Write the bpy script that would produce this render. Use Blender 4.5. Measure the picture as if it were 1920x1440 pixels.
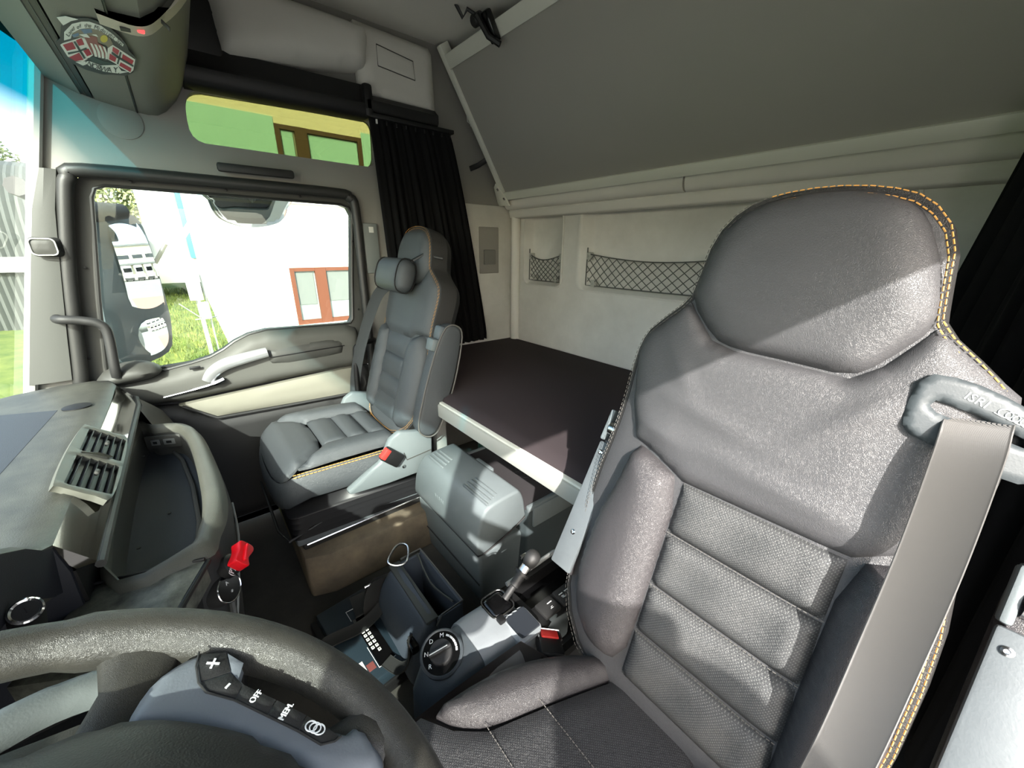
import bpy, bmesh, math, random
import numpy as np
from mathutils import Vector, Matrix
from mathutils.geometry import delaunay_2d_cdt

for _o in list(bpy.data.objects):
    bpy.data.objects.remove(_o)
scene = bpy.context.scene
COL = scene.collection
random.seed(7)
RAD = math.radians

# ---------------------------------------------------------------- camera
YAW, PITCH, ROLL = RAD(39.5), RAD(19.6), RAD(0.55)
_f = Vector((math.cos(YAW) * math.cos(PITCH), -math.sin(YAW) * math.cos(PITCH), -math.sin(PITCH)))
_r = Vector((-math.sin(YAW), -math.cos(YAW), 0))
_u = _r.cross(_f)
_r2 = math.cos(ROLL) * _r + math.sin(ROLL) * _u
_u2 = -math.sin(ROLL) * _r + math.cos(ROLL) * _u
camd = bpy.data.cameras.new('camera')
camd.sensor_width = 36.0
camd.lens = 36.0 * 720.0 / 1920.0
camd.clip_start = 0.01
camd.clip_end = 500
cam = bpy.data.objects.new('camera', camd)
COL.objects.link(cam)
cam.matrix_world = Matrix(((_r2.x, _u2.x, -_f.x, 0), (_r2.y, _u2.y, -_f.y, 0), (_r2.z, _u2.z, -_f.z, 1.25), (0, 0, 0, 1)))
scene.camera = cam

# ---------------------------------------------------------------- sky, sun, exposure
SUN_DIR = Vector((1.29, -0.89, -1.0)).normalized()
world = bpy.data.worlds.new('sky')
scene.world = world
world.use_nodes = True
_nt = world.node_tree
_nt.nodes.clear()
_bg = _nt.nodes.new('ShaderNodeBackground')
_sky = _nt.nodes.new('ShaderNodeTexSky')
_sky.sky_type = 'NISHITA'
_sky.sun_disc = False
_sky.sun_elevation = math.asin(-SUN_DIR.z)
_sky.sun_rotation = math.atan2(-SUN_DIR.x, -SUN_DIR.y)
_sky.dust_density = 3.0
_hs = _nt.nodes.new('ShaderNodeHueSaturation')
_hs.inputs['Saturation'].default_value = 0.75
_out = _nt.nodes.new('ShaderNodeOutputWorld')
_nt.links.new(_sky.outputs[0], _hs.inputs['Color'])
_nt.links.new(_hs.outputs[0], _bg.inputs[0])
_bg.inputs[1].default_value = SKY_STRENGTH = 0.46
_nt.links.new(_bg.outputs[0], _out.inputs[0])
sund = bpy.data.lights.new('sun', 'SUN')
sund.energy = 7.5
sund.angle = RAD(0.6)
sund.color = (1.0, 0.96, 0.90)
sun = bpy.data.objects.new('sun', sund)
COL.objects.link(sun)
sun.rotation_euler = SUN_DIR.to_track_quat('-Z', 'Y').to_euler()
sun.location = (-6, 4, 6)
scene.view_settings.view_transform = 'Standard'
scene.view_settings.look = 'None'
scene.view_settings.gamma = 1.0
scene.view_settings.use_curve_mapping = False
scene.view_settings.exposure = 0.75
scene.cycles.max_bounces = 10
scene.cycles.diffuse_bounces = 5
scene.cycles.transparent_max_bounces = 16
scene.cycles.sample_clamp_indirect = 6.0
scene.cycles.caustics_reflective = False
scene.cycles.caustics_refractive = False

# ---------------------------------------------------------------- materials
def lin(c):
    return tuple(((v / 255 / 12.92) if v / 255 <= 0.04045 else ((v / 255 + 0.055) / 1.055) ** 2.4) for v in c) + (1.0,)

MATS = {}
def mat(name, rgb, rough=0.5, metal=0.0, bump=0.0, bscale=300.0, kind='noise', mott=0.0, mscale=8.0, spec=0.5, rgb2=None, coat=0.0, sheen=0.0):
    """Principled material; 'bump' fine relief, 'mott' wear/dirt variation in colour."""
    if name in MATS:
        return MATS[name]
    m = bpy.data.materials.new(name)
    m.use_nodes = True
    nt = m.node_tree
    N, L = nt.nodes, nt.links
    b = N['Principled BSDF']
    b.inputs['Base Color'].default_value = lin(rgb)
    b.inputs['Roughness'].default_value = rough
    b.inputs['Metallic'].default_value = metal
    b.inputs['Specular IOR Level'].default_value = spec
    b.inputs['Coat Weight'].default_value = coat
    b.inputs['Sheen Weight'].default_value = sheen
    tc = N.new('ShaderNodeTexCoord')
    if mott > 0:
        n = N.new('ShaderNodeTexNoise')
        n.inputs['Scale'].default_value = mscale
        n.inputs['Detail'].default_value = 6
        n.inputs['Roughness'].default_value = 0.65
        L.new(tc.outputs['Object'], n.inputs['Vector'])
        r = N.new('ShaderNodeValToRGB')
        r.color_ramp.elements[0].position = 0.35
        r.color_ramp.elements[1].position = 0.7
        a = lin(rgb)
        c2 = lin(rgb2) if rgb2 else tuple(min(1, v * (1 + mott)) for v in a[:3]) + (1,)
        r.color_ramp.elements[0].color = a
        r.color_ramp.elements[1].color = c2
        L.new(n.outputs['Fac'], r.inputs['Fac'])
        L.new(r.outputs['Color'], b.inputs['Base Color'])
    if bump > 0:
        bp = N.new('ShaderNodeBump')
        bp.inputs['Strength'].default_value = bump
        bp.inputs['Distance'].default_value = 0.001
        if kind == 'leather':
            v = N.new('ShaderNodeTexVoronoi')
            v.feature = 'DISTANCE_TO_EDGE'
            v.inputs['Scale'].default_value = bscale
            nz = N.new('ShaderNodeTexNoise')
            nz.inputs['Scale'].default_value = bscale * 0.35
            mx = N.new('ShaderNodeMixRGB')
            mx.inputs['Fac'].default_value = 0.015
            L.new(tc.outputs['Object'], nz.inputs['Vector'])
            L.new(tc.outputs['Object'], mx.inputs['Color1'])
            L.new(nz.outputs['Color'], mx.inputs['Color2'])
            L.new(mx.outputs['Color'], v.inputs['Vector'])
            cl = N.new('ShaderNodeMath')
            cl.operation = 'MINIMUM'
            cl.inputs[1].default_value = 0.22
            L.new(v.outputs['Distance'], cl.inputs[0])
            ml = N.new('ShaderNodeMath')
            ml.operation = 'MULTIPLY'
            ml.inputs[1].default_value = 4.0
            L.new(cl.outputs[0], ml.inputs[0])
            L.new(ml.outputs[0], bp.inputs['Height'])
        elif kind == 'weave':
            w = N.new('ShaderNodeTexWave')
            w.inputs['Scale'].default_value = bscale
            w.bands_direction = 'Z'
            L.new(tc.outputs['Object'], w.inputs['Vector'])
            L.new(w.outputs['Fac'], bp.inputs['Height'])
        else:
            n2 = N.new('ShaderNodeTexNoise')
            n2.inputs['Scale'].default_value = bscale
            n2.inputs['Detail'].default_value = 3
            L.new(tc.outputs['Object'], n2.inputs['Vector'])
            L.new(n2.outputs['Fac'], bp.inputs['Height'])
        L.new(bp.outputs['Normal'], b.inputs['Normal'])
    MATS[name] = m
    return m

def dotted(name, rgb, dot, axes, pitch=0.0052, rough=0.5):
    """Leather punched with a regular grid of small holes (axes: which object axes carry the grid)."""
    m = mat(name, rgb, rough, 0, 0.5, 420, 'leather')
    nt = m.node_tree
    N, L = nt.nodes, nt.links
    b = N['Principled BSDF']
    tc = N.new('ShaderNodeTexCoord')
    sp = N.new('ShaderNodeSeparateXYZ')
    L.new(tc.outputs['Object'], sp.inputs[0])
    outs = []
    for a in axes:
        s = N.new('ShaderNodeMath'); s.operation = 'MULTIPLY'; s.inputs[1].default_value = 2 * math.pi / pitch
        L.new(sp.outputs[a], s.inputs[0])
        c = N.new('ShaderNodeMath'); c.operation = 'SINE'
        L.new(s.outputs[0], c.inputs[0])
        outs.append(c)
    p = N.new('ShaderNodeMath'); p.operation = 'MULTIPLY'
    L.new(outs[0].outputs[0], p.inputs[0]); L.new(outs[1].outputs[0], p.inputs[1])
    g = N.new('ShaderNodeMath'); g.operation = 'GREATER_THAN'; g.inputs[1].default_value = 0.55
    L.new(p.outputs[0], g.inputs[0])
    mx = N.new('ShaderNodeMixRGB')
    mx.inputs['Color1'].default_value = lin(rgb)
    mx.inputs['Color2'].default_value = lin(dot)
    L.new(g.outputs[0], mx.inputs['Fac'])
    L.new(mx.outputs[0], b.inputs['Base Color'])
    return m

def glass(name, rgb=(255, 255, 255), band=None, refl=0.06):
    """Thin window glass: tinted transparency under a fresnel reflection; band = (z0, z1, colour) tints the top."""
    m = bpy.data.materials.new(name)
    m.use_nodes = True
    N, L = m.node_tree.nodes, m.node_tree.links
    N.clear()
    o = N.new('ShaderNodeOutputMaterial')
    t = N.new('ShaderNodeBsdfTransparent')
    g = N.new('ShaderNodeBsdfGlossy')
    g.inputs['Roughness'].default_value = 0.0
    fr = N.new('ShaderNodeFresnel')
    fr.inputs['IOR'].default_value = 1.45
    mul = N.new('ShaderNodeMath'); mul.operation = 'MULTIPLY'; mul.inputs[1].default_value = refl / 0.06
    x = N.new('ShaderNodeMixShader')
    L.new(fr.outputs[0], mul.inputs[0])
    L.new(mul.outputs[0], x.inputs[0])
    L.new(t.outputs[0], x.inputs[1])
    L.new(g.outputs[0], x.inputs[2])
    L.new(x.outputs[0], o.inputs['Surface'])
    t.inputs['Color'].default_value = lin(rgb)
    if band:
        tc = N.new('ShaderNodeTexCoord')
        sp = N.new('ShaderNodeSeparateXYZ')
        mr = N.new('ShaderNodeMapRange')
        mr.inputs['From Min'].default_value = band[0]
        mr.inputs['From Max'].default_value = band[1]
        mx = N.new('ShaderNodeMixRGB')
        mx.inputs['Color1'].default_value = lin(rgb)
        mx.inputs['Color2'].default_value = lin(band[2])
        L.new(tc.outputs['Object'], sp.inputs[0])
        L.new(sp.outputs['Z'], mr.inputs['Value'])
        L.new(mr.outputs[0], mx.inputs['Fac'])
        L.new(mx.outputs[0], t.inputs['Color'])
    MATS[name] = m
    return m

def glow(name, rgb, strength):
    m = mat(name, rgb, 0.4)
    b = m.node_tree.nodes['Principled BSDF']
    b.inputs['Emission Color'].default_value = lin(rgb)
    b.inputs['Emission Strength'].default_value = strength
    return m

# ---------------------------------------------------------------- geometry helpers: each returns (verts, faces)
def merge(*parts):
    V, F = [], []
    for v, f in parts:
        o = len(V)
        V += [Vector(p) for p in v]
        F += [tuple(i + o for i in q) for q in f]
    return V, F

def xf(vf, M):
    return [M @ Vector(v) for v in vf[0]], vf[1]

def _bev(V, F, bev, seg, ang=30):
    bm = bmesh.new()
    vs = [bm.verts.new(v) for v in V]
    for f in F:
        try:
            bm.faces.new([vs[i] for i in f])
        except ValueError:
            pass
    bm.normal_update()
    es = [e for e in bm.edges if len(e.link_faces) == 2 and e.calc_face_angle(0) > RAD(ang)]
    if es:
        bmesh.ops.bevel(bm, geom=es, offset=bev, segments=seg, affect='EDGES', profile=0.5, clamp_overlap=True)
    bm.verts.index_update()
    out = [v.co.copy() for v in bm.verts], [tuple(v.index for v in f.verts) for f in bm.faces]
    bm.free()
    return out

def box(x0, x1, y0, y1, z0, z1, bev=0.0, seg=2, M=None):
    V = [Vector((x, y, z)) for x in (x0, x1) for y in (y0, y1) for z in (z0, z1)]
    F = [(0, 1, 3, 2), (4, 6, 7, 5), (0, 4, 5, 1), (2, 3, 7, 6), (0, 2, 6, 4), (1, 5, 7, 3)]
    if bev:
        V, F = _bev(V, F, bev, seg)
    if M is not None:
        V = [M @ v for v in V]
    return V, F

def fr(o, ex, ey, ez=None):
    """matrix of a local frame: origin, x axis, y axis"""
    ex = Vector(ex).normalized()
    ey = Vector(ey)
    ey = (ey - ex * ey.dot(ex)).normalized()
    ez = ex.cross(ey)
    return Matrix(((ex.x, ey.x, ez.x, o[0]), (ex.y, ey.y, ez.y, o[1]), (ex.z, ey.z, ez.z, o[2]), (0, 0, 0, 1)))

def MY(z_at=0):
    pass

AX = {  # maps of a 2-D outline (u, v) with depth h into space
    'x': lambda u, v, h: Vector((h, u, v)),
    'y': lambda u, v, h: Vector((u, h, v)),
    'z': lambda u, v, h: Vector((u, v, h)),
}

def prism(poly, f, h0, h1, bev=0.0, seg=2):
    if isinstance(f, str):
        f = AX[f]
    elif isinstance(f, Matrix):
        M = f
        f = lambda u, v, h: M @ Vector((u, v, h))
    n = len(poly)
    V = [f(u, v, h0) for u, v in poly] + [f(u, v, h1) for u, v in poly]
    F = [tuple(range(n))[::-1], tuple(range(n, 2 * n))]
    F += [(i, (i + 1) % n, n + (i + 1) % n, n + i) for i in range(n)]
    if bev:
        return _bev(V, F, bev, seg)
    return V, F

def tube(pts, r, n=10, closed=False, cap=True, flat=None):
    """sweep of a round (or flattened: flat=(ratio, up vector)) section along points"""
    P = [Vector(p) for p in pts]
    m = len(P)
    rs = r if isinstance(r, (list, tuple)) else [r] * m
    V, F = [], []
    up = None
    for i in range(m):
        if closed:
            t = P[(i + 1) % m] - P[i - 1]
        else:
            t = P[min(i + 1, m - 1)] - P[max(i - 1, 0)]
        t.normalize()
        if flat:
            up = Vector(flat[1])
        elif up is None:
            up = Vector((0, 0, 1)) if abs(t.z) < 0.9 else Vector((1, 0, 0))
        a = (up - t * up.dot(t))
        a = a.normalized() if a.length > 1e-6 else t.orthogonal().normalized()
        b = t.cross(a)
        if not flat:
            up = a
        k = flat[0] if flat else 1.0
        for j in range(n):
            an = 2 * math.pi * j / n
            V.append(P[i] + a * (math.sin(an) * rs[i] * k) + b * (math.cos(an) * rs[i]))
    for i in range(m if closed else m - 1):
        for j in range(n):
            i2 = (i + 1) % m
            F.append((i * n + j, i * n + (j + 1) % n, i2 * n + (j + 1) % n, i2 * n + j))
    if cap and not closed:
        F.append(tuple(range(n))[::-1])
        F.append(tuple((m - 1) * n + j for j in range(n)))
    return V, F

def smooth_path(pts, k=6, closed=False):
    """Catmull-Rom through points"""
    P = [Vector(p) if len(p) == 3 else Vector((p[0], p[1], 0)) for p in pts]
    m = len(P)
    out = []
    rng = range(m) if closed else range(m - 1)
    for i in rng:
        p0 = P[i - 1] if (closed or i > 0) else P[0]
        p1, p2 = P[i], P[(i + 1) % m]
        p3 = P[(i + 2) % m] if (closed or i + 2 < m) else P[-1]
        for s in range(k):
            t = s / k
            out.append(0.5 * ((2 * p1) + (-p0 + p2) * t + (2 * p0 - 5 * p1 + 4 * p2 - p3) * t * t + (-p0 + 3 * p1 - 3 * p2 + p3) * t ** 3))
    if not closed:
        out.append(P[-1])
    return out

def sp2(pts, k=5, closed=True):
    return [(p.x, p.y) for p in smooth_path(pts, k, closed)]

def chaikin(p, n=2):
    for _ in range(n):
        q = []
        for i in range(len(p)):
            a, b = p[i], p[(i + 1) % len(p)]
            q += [(a[0] * .75 + b[0] * .25, a[1] * .75 + b[1] * .25), (a[0] * .25 + b[0] * .75, a[1] * .25 + b[1] * .75)]
        p = q
    return p

def rr(x0, x1, y0, y1, r, seg=4):
    """rounded rectangle outline"""
    o = []
    for cx, cy, a0 in ((x1 - r, y1 - r, 0), (x0 + r, y1 - r, 90), (x0 + r, y0 + r, 180), (x1 - r, y0 + r, 270)):
        for i in range(seg + 1):
            a = RAD(a0 + 90 * i / seg)
            o.append((cx + r * math.cos(a), cy + r * math.sin(a)))
    return o

def circ(cx, cy, r, n=24):
    return [(cx + r * math.cos(2 * math.pi * i / n), cy + r * math.sin(2 * math.pi * i / n)) for i in range(n)]

def lathe(prof, M, n=24):
    """prof: list of (radius, height) about the local z of matrix M"""
    V, F = [], []
    for r, h in prof:
        for j in range(n):
            a = 2 * math.pi * j / n
            V.append(M @ Vector((r * math.cos(a), r * math.sin(a), h)))
    for i in range(len(prof) - 1):
        for j in range(n):
            F.append((i * n + j, i * n + (j + 1) % n, (i + 1) * n + (j + 1) % n, (i + 1) * n + j))
    F.append(tuple(range(n))[::-1])
    F.append(tuple((len(prof) - 1) * n + j for j in range(n)))
    return V, F

def loft(rings, cap0=True, cap1=True, closed=True):
    n = len(rings[0])
    V = [Vector(p) for r in rings for p in r]
    F = []
    for i in range(len(rings) - 1):
        for j in range(n if closed else n - 1):
            F.append((i * n + j, i * n + (j + 1) % n, (i + 1) * n + (j + 1) % n, (i + 1) * n + j))
    if cap0:
        F.append(tuple(range(n))[::-1])
    if cap1:
        F.append(tuple((len(rings) - 1) * n + j for j in range(n)))
    return V, F

def grid(f, nu, nv, thick=None):
    V = [Vector(f(i / nu, j / nv)) for i in range(nu + 1) for j in range(nv + 1)]
    w = nv + 1
    F = [(i * w + j, (i + 1) * w + j, (i + 1) * w + j + 1, i * w + j + 1) for i in range(nu) for j in range(nv)]
    return V, F

def _edge_d(P, A, B):
    d = np.full(len(P), 9e9)
    for a, b in zip(A, B):
        ab = b - a
        t = np.clip(((P - a) @ ab) / max(ab @ ab, 1e-12), 0, 1)
        d = np.minimum(d, np.linalg.norm(P - a - t[:, None] * ab, axis=1))
    return d

def _inside(P, A, B):
    c = np.zeros(len(P), bool)
    for a, b in zip(A, B):
        if a[1] == b[1]:
            continue
        m = ((a[1] > P[:, 1]) != (b[1] > P[:, 1])) & (P[:, 0] < (b[0] - a[0]) * (P[:, 1] - a[1]) / (b[1] - a[1]) + a[0])
        c ^= m
    return c

def resamp(p, s):
    o = []
    for i in range(len(p)):
        a, b = np.array(p[i], float), np.array(p[(i + 1) % len(p)], float)
        k = max(1, int(np.ceil(np.linalg.norm(b - a) / s)))
        o += [tuple(a + (b - a) * j / k) for j in range(k)]
    return o

def puff(poly, f, h=0.01, r=0.02, thick=0.01, s=0.02, holes=(), back=True, extra=None):
    """A padded panel: the outline filled with a mesh that swells from the edge inwards (seams stay low)."""
    if isinstance(f, str):
        f = AX[f]
    elif isinstance(f, Matrix):
        M = f
        f = lambda u, v, hh: M @ Vector((u, v, hh))
    loops = [resamp(poly, s)] + [resamp(q, s) for q in holes]
    pts, edges, A, B = [], [], [], []
    for lp in loops:
        o = len(pts)
        pts += lp
        m = len(lp)
        edges += [(o + i, o + (i + 1) % m) for i in range(m)]
        A += [np.array(p) for p in lp]
        B += [np.array(lp[(i + 1) % m]) for i in range(m)]
    nb = len(pts)
    arr = np.array(pts)
    x0, y0 = arr.min(0)
    x1, y1 = arr.max(0)
    g = []
    dy = s * 0.87
    for j in range(int((y1 - y0) / dy) + 1):
        for i in range(int((x1 - x0) / s) + 2):
            g.append((x0 + s * (i + 0.5 * (j % 2)), y0 + dy * (j + 0.5)))
    if g:
        g = np.array(g)
        ok = _inside(g, A, B)
        g = g[ok]
        if len(g):
            g = g[_edge_d(g, A, B) > 0.55 * s]
    allp = [Vector(p) for p in pts] + [Vector(p) for p in (g.tolist() if len(g) else [])]
    vs, es, fs, ov, oe, of = delaunay_2d_cdt(allp, edges, [], 1 if not holes else 4, 1e-6)
    P2 = np.array([(v.x, v.y) for v in vs])
    d = _edge_d(P2, A, B)
    t = np.clip(d / r, 0, 1)
    hh = h * np.sqrt(np.maximum(0, 1 - (1 - t) ** 2))
    if extra is not None:
        hh = hh + np.array([extra(*p) for p in P2]) * np.minimum(1, t * 1.5)
    n = len(vs)
    V = [f(P2[i, 0], P2[i, 1], hh[i]) for i in range(n)]
    F = []
    if holes and len(fs):
        cen = np.array([P2[list(q)].mean(0) for q in fs])
        keep = _inside(cen, A, B)
        fs = [q for q, k in zip(fs, keep) if k]
    for q in fs:
        a = sum(P2[q[i]][0] * P2[q[(i + 1) % len(q)]][1] - P2[q[(i + 1) % len(q)]][0] * P2[q[i]][1] for i in range(len(q)))
        F.append(tuple(q) if a > 0 else tuple(reversed(q)))
    cnt = {}
    for q in F:
        for i in range(len(q)):
            cnt[(q[i], q[(i + 1) % len(q)])] = 1
    bd = [e for e in cnt if (e[1], e[0]) not in cnt]
    if back:
        V += [f(P2[i, 0], P2[i, 1], -thick) for i in range(n)]
        F += [tuple(i + n for i in reversed(q)) for q in F[:]]
        F += [(b, a, a + n, b + n) for a, b in bd]
    return V, F

def text_vf(s, size, M, ext=0.0006, align='CENTER', font=None):
    cu = bpy.data.curves.new('lettering', 'FONT')
    cu.body = s
    cu.size = size
    cu.extrude = ext
    cu.align_x = align
    cu.align_y = 'CENTER'
    cu.resolution_u = 2
    o = bpy.data.objects.new('lettering', cu)
    COL.objects.link(o)
    dg = bpy.context.evaluated_depsgraph_get()
    me = bpy.data.meshes.new_from_object(o.evaluated_get(dg))
    V = [M @ v.co for v in me.vertices]
    F = [tuple(p.vertices) for p in me.polygons]
    bpy.data.objects.remove(o)
    bpy.data.curves.remove(cu)
    bpy.data.meshes.remove(me)
    return V, F

def stitches(path, r=0.0009, ln=0.006, gap=0.0025):
    """a row of thread dashes lying along a path"""
    P = [Vector(p) for p in path]
    out, acc, i = [], 0.0, 0
    cum = [0.0]
    for a, b in zip(P, P[1:]):
        cum.append(cum[-1] + (b - a).length)
    def at(d):
        for k in range(len(P) - 1):
            if d <= cum[k + 1]:
                L = cum[k + 1] - cum[k]
                return P[k].lerp(P[k + 1], (d - cum[k]) / L if L else 0)
        return P[-1]
    d = 0.0
    while d + ln < cum[-1]:
        out.append(tube([at(d), at(d + ln)], r, 5))
        d += ln + gap
    return merge(*out)

def ribbon(path, w, t, edge, twist=0.0):
    rings = []
    m = len(path)
    for i, p in enumerate(path):
        t_ = (path[min(i + 1, m - 1)] - path[max(i - 1, 0)]).normalized()
        e = Vector(edge)
        e = (e - t_ * e.dot(t_)).normalized()
        a = twist * i / m
        nn = t_.cross(e)
        e = e * math.cos(a) + nn * math.sin(a)
        nn = t_.cross(e)
        rings.append([p + e * x * w + nn * y * t for x, y in ((-1, -.6), (-.96, -1), (-.9, -.5), (0, -.5), (.9, -.5), (.96, -1), (1, -.6), (1, .6), (.96, 1), (.9, .5), (0, .5), (-.9, .5), (-.96, 1), (-1, .6))])
    return loft(rings)

# ---------------------------------------------------------------- objects
ORG = {}
def thing(name, label, cat, loc=(0, 0, 0), group=None):
    o = bpy.data.objects.new(name, None)
    o.empty_display_size = 0.05
    COL.objects.link(o)
    o.location = loc
    o['label'] = label
    o['category'] = cat
    if group:
        o['group'] = group
    ORG[o.name] = Vector(loc)
    return o

def mk(name, vf, m, parent=None, smooth=True, ang=40, label=None, cat=None, group=None, kind=None, recalc=True):
    V, F = vf
    if parent is not None:
        org = ORG[parent.name]
    elif kind == 'structure':
        org = Vector((0, 0, 0))
    else:
        xs = [v[0] for v in V]; ys = [v[1] for v in V]; zs = [v[2] for v in V]
        org = Vector(((min(xs) + max(xs)) / 2, (min(ys) + max(ys)) / 2, min(zs)))
    me = bpy.data.meshes.new(name)
    me.from_pydata([tuple(Vector(v) - org) for v in V], [], F)
    if recalc:
        bm = bmesh.new()
        bm.from_mesh(me)
        bmesh.ops.remove_doubles(bm, verts=bm.verts, dist=1e-6)
        bmesh.ops.recalc_face_normals(bm, faces=bm.faces)
        bm.to_mesh(me)
        bm.free()
    me.materials.append(m)
    if smooth:
        me.polygons.foreach_set('use_smooth', [True] * len(me.polygons))
        me.set_sharp_from_angle(angle=RAD(ang))
    o = bpy.data.objects.new(name, me)
    COL.objects.link(o)
    if parent is not None:
        o.parent = parent
    else:
        o.location = org
    ORG[o.name] = org
    if label:
        o['label'] = label
    if cat:
        o['category'] = cat
    if group:
        o['group'] = group
    if kind:
        o['kind'] = kind
    return o

def dup(o, parent=None, delta=(0, 0, 0)):
    """copy of an object and everything below it (mesh data shared)"""
    c = o.copy()
    COL.objects.link(c)
    c.parent = parent
    if parent is None:
        c.location = o.location + Vector(delta)
    ORG[c.name] = ORG[o.name]
    for ch in list(o.children):
        dup(ch, c)
    return c
# ---------------------------------------------------------------- palette
LINER = mat('liner_grey', (146, 144, 139), 0.85, 0, 0.35, 900, mott=0.08, mscale=3)
LINER_UP = mat('liner_light_grey', (216, 214, 208), 0.85, 0, 0.35, 900, mott=0.06, mscale=3)
LINER_DIRTY = mat('liner_grey_worn', (196, 195, 189), 0.85, 0, 0.35, 900, mott=0.25, mscale=4, rgb2=(212, 211, 205))
DKGREY = mat('dark_grey_plastic', (66, 66, 63), 0.55, 0, 0.3, 700)
CHAR = mat('charcoal_plastic', (40, 40, 40), 0.55, 0, 0.3, 700)
BLACK = mat('black_plastic', (17, 17, 18), 0.5, 0, 0.25, 700)
GLOSSBLACK = mat('gloss_black', (10, 10, 11), 0.15)
DASH = mat('dash_soft_plastic', (56, 56, 51), 0.45, 0, 0.5, 500, mott=0.6, mscale=11, rgb2=(82, 82, 74))
DASH2 = mat('dash_worn_plastic', (66, 67, 60), 0.42, 0, 0.5, 400, mott=0.9, mscale=26, rgb2=(128, 130, 118))
DASHLID = mat('dash_lid_plastic', (58, 62, 68), 0.6, 0, 0.4, 600)
SEAL = mat('rubber_seal', (46, 46, 45), 0.45, 0, 0.2, 300)
ALU = mat('painted_aluminium', (226, 227, 216), 0.45, 0.0, 0.1, 200)
SATIN = mat('bright_handle', (220, 222, 224), 0.28, 0.75)
STEEL = mat('bright_steel', (205, 205, 205), 0.22, 1.0)
CHROME = mat('satin_chrome', (215, 217, 220), 0.12, 1.0)
BOARD = mat('bunk_board_felt', (166, 164, 157), 0.9, 0, 0.4, 1200)
CURT = mat('curtain_cloth', (13, 13, 14), 0.85, 0, 0.3, 900, spec=.2)
MAT_FLOOR = mat('floor_mat_rubber', (52, 51, 48), 0.8, 0, 0.5, 250, mott=0.4, mscale=6, rgb2=(70, 68, 62))
MAT_DUSTY = mat('dusty_step_cover', (92, 84, 72), 0.85, 0, 0.6, 200, mott=0.5, mscale=10, rgb2=(120, 108, 90))
FABRIC = mat('mattress_cloth', (60, 53, 55), 0.95, 0, 0.5, 1400, spec=.2)
CREAM = mat('door_insert_cloth', (128, 126, 114), 0.85, 0, 0.4, 800)
WHITEPL = mat('white_plastic', (225, 225, 220), 0.4)
WHITEPRINT = mat('white_print', (225, 228, 228), 0.5)
GLASS_CLEAR = glass('door_glass', (236, 244, 240))
GLASS_GREEN = glass('upper_window_glass', (152, 154, 120))
GLASS_WIND = glass('windscreen_glass', (235, 245, 240), band=(1.55, 1.66, (0, 112, 124)))
MIRROR = mat('mirror_silvering', (235, 238, 240), 0.01, 1.0)

# ---------------------------------------------------------------- cab shell
XR, XL, YB, ZC = 1.98, -0.27, -1.63, 2.15
S = 'structure'
mk('floor', box(XL, XR + .07, YB, .66, -.06, 0), MAT_FLOOR, kind=S)
mk('trim_1', prism([(1.28, -.66), (1.28, -.2), (1.31, -.12), (1.97, -.12), (1.97, -.66)], 'z', 0, .185, .012), MAT_DUSTY, kind=S)

def wall_x(name, outline, holes, x0, thick, m, s=.06, sgn=1):
    return mk(name, puff(outline, lambda u, v, h: Vector((x0 - sgn * h, u, v)), 0, .01, thick, s, holes), m, kind=S, ang=30)

DOOR_OPEN = [(.355, .0), (.358, .82), (.304, 1.142), (.245, 1.40), (.225, 1.45), (.185, 1.475), (-.60, 1.473), (-.648, 1.458), (-.672, 1.41), (-.665, .75), (-.655, .0)]
UPWIN = chaikin([(-.118, 1.600), (-.118, 1.70), (-.142, 1.765), (-.24, 1.77), (-.72, 1.785), (-.80, 1.785), (-.80, 1.70), (-.79, 1.595), (-.70, 1.595), (-.22, 1.60)], 2)
side_outline = [(.46, -.02), (.62, .6), (.50, .77), (.304, 1.47), (.218, 1.804), (.13, ZC), (YB, ZC), (YB, -.02)]
wall_x('wall_right', side_outline, [DOOR_OPEN_ := [(u, max(v, .0)) for u, v in DOOR_OPEN], UPWIN], XR, .05, LINER)
wall_x('wall_left', side_outline, [[(u, v + (.048 if v > .7 else 0)) for u, v in DOOR_OPEN_], UPWIN], XL, .05, LINER, sgn=-1)
mk('ceiling', box(XL - .05, XR + .05, YB - .05, .2, ZC, ZC + .05), LINER_UP, kind=S)
# rear wall with two net niches pressed into it
NICHE1 = rr(1.555, 1.86, 1.045, 1.425, .04)
NICHE2 = rr(.55, 1.415, 1.045, 1.452, .05)
NICHE3 = rr(.20, .50, 1.045, 1.425, .04)
mk('wall_rear', puff([(XL, -.02), (XR, -.02), (XR, ZC), (XL, ZC)], lambda u, v, h: Vector((u, YB + h, v)), 0, .01, .08, .07, [NICHE1, NICHE2, NICHE3]), LINER_DIRTY, kind=S, ang=25)
def niche(poly, step):
    cx = sum(p[0] for p in poly) / len(poly); cz = sum(p[1] for p in poly) / len(poly)
    def ring(k, y, g=0):
        return [Vector((cx + (u - cx) * (1 + k / .2 * .2), y, cz + (v - cz) * (1 + k))) for u, v in poly]
    rings = [ring(.07, YB - .002), ring(.07, YB + .006), ring(.03, YB + .009), ring(0, YB), ring(-.05, YB - .05), ring(-.10, YB - .06)]
    return loft(rings, cap0=False, cap1=True)
for i, pl in enumerate((NICHE1, NICHE2, NICHE3)):
    mk('trim_%d' % (i + 2), niche(pl, i), LINER_DIRTY, kind=S, ang=50)
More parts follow.
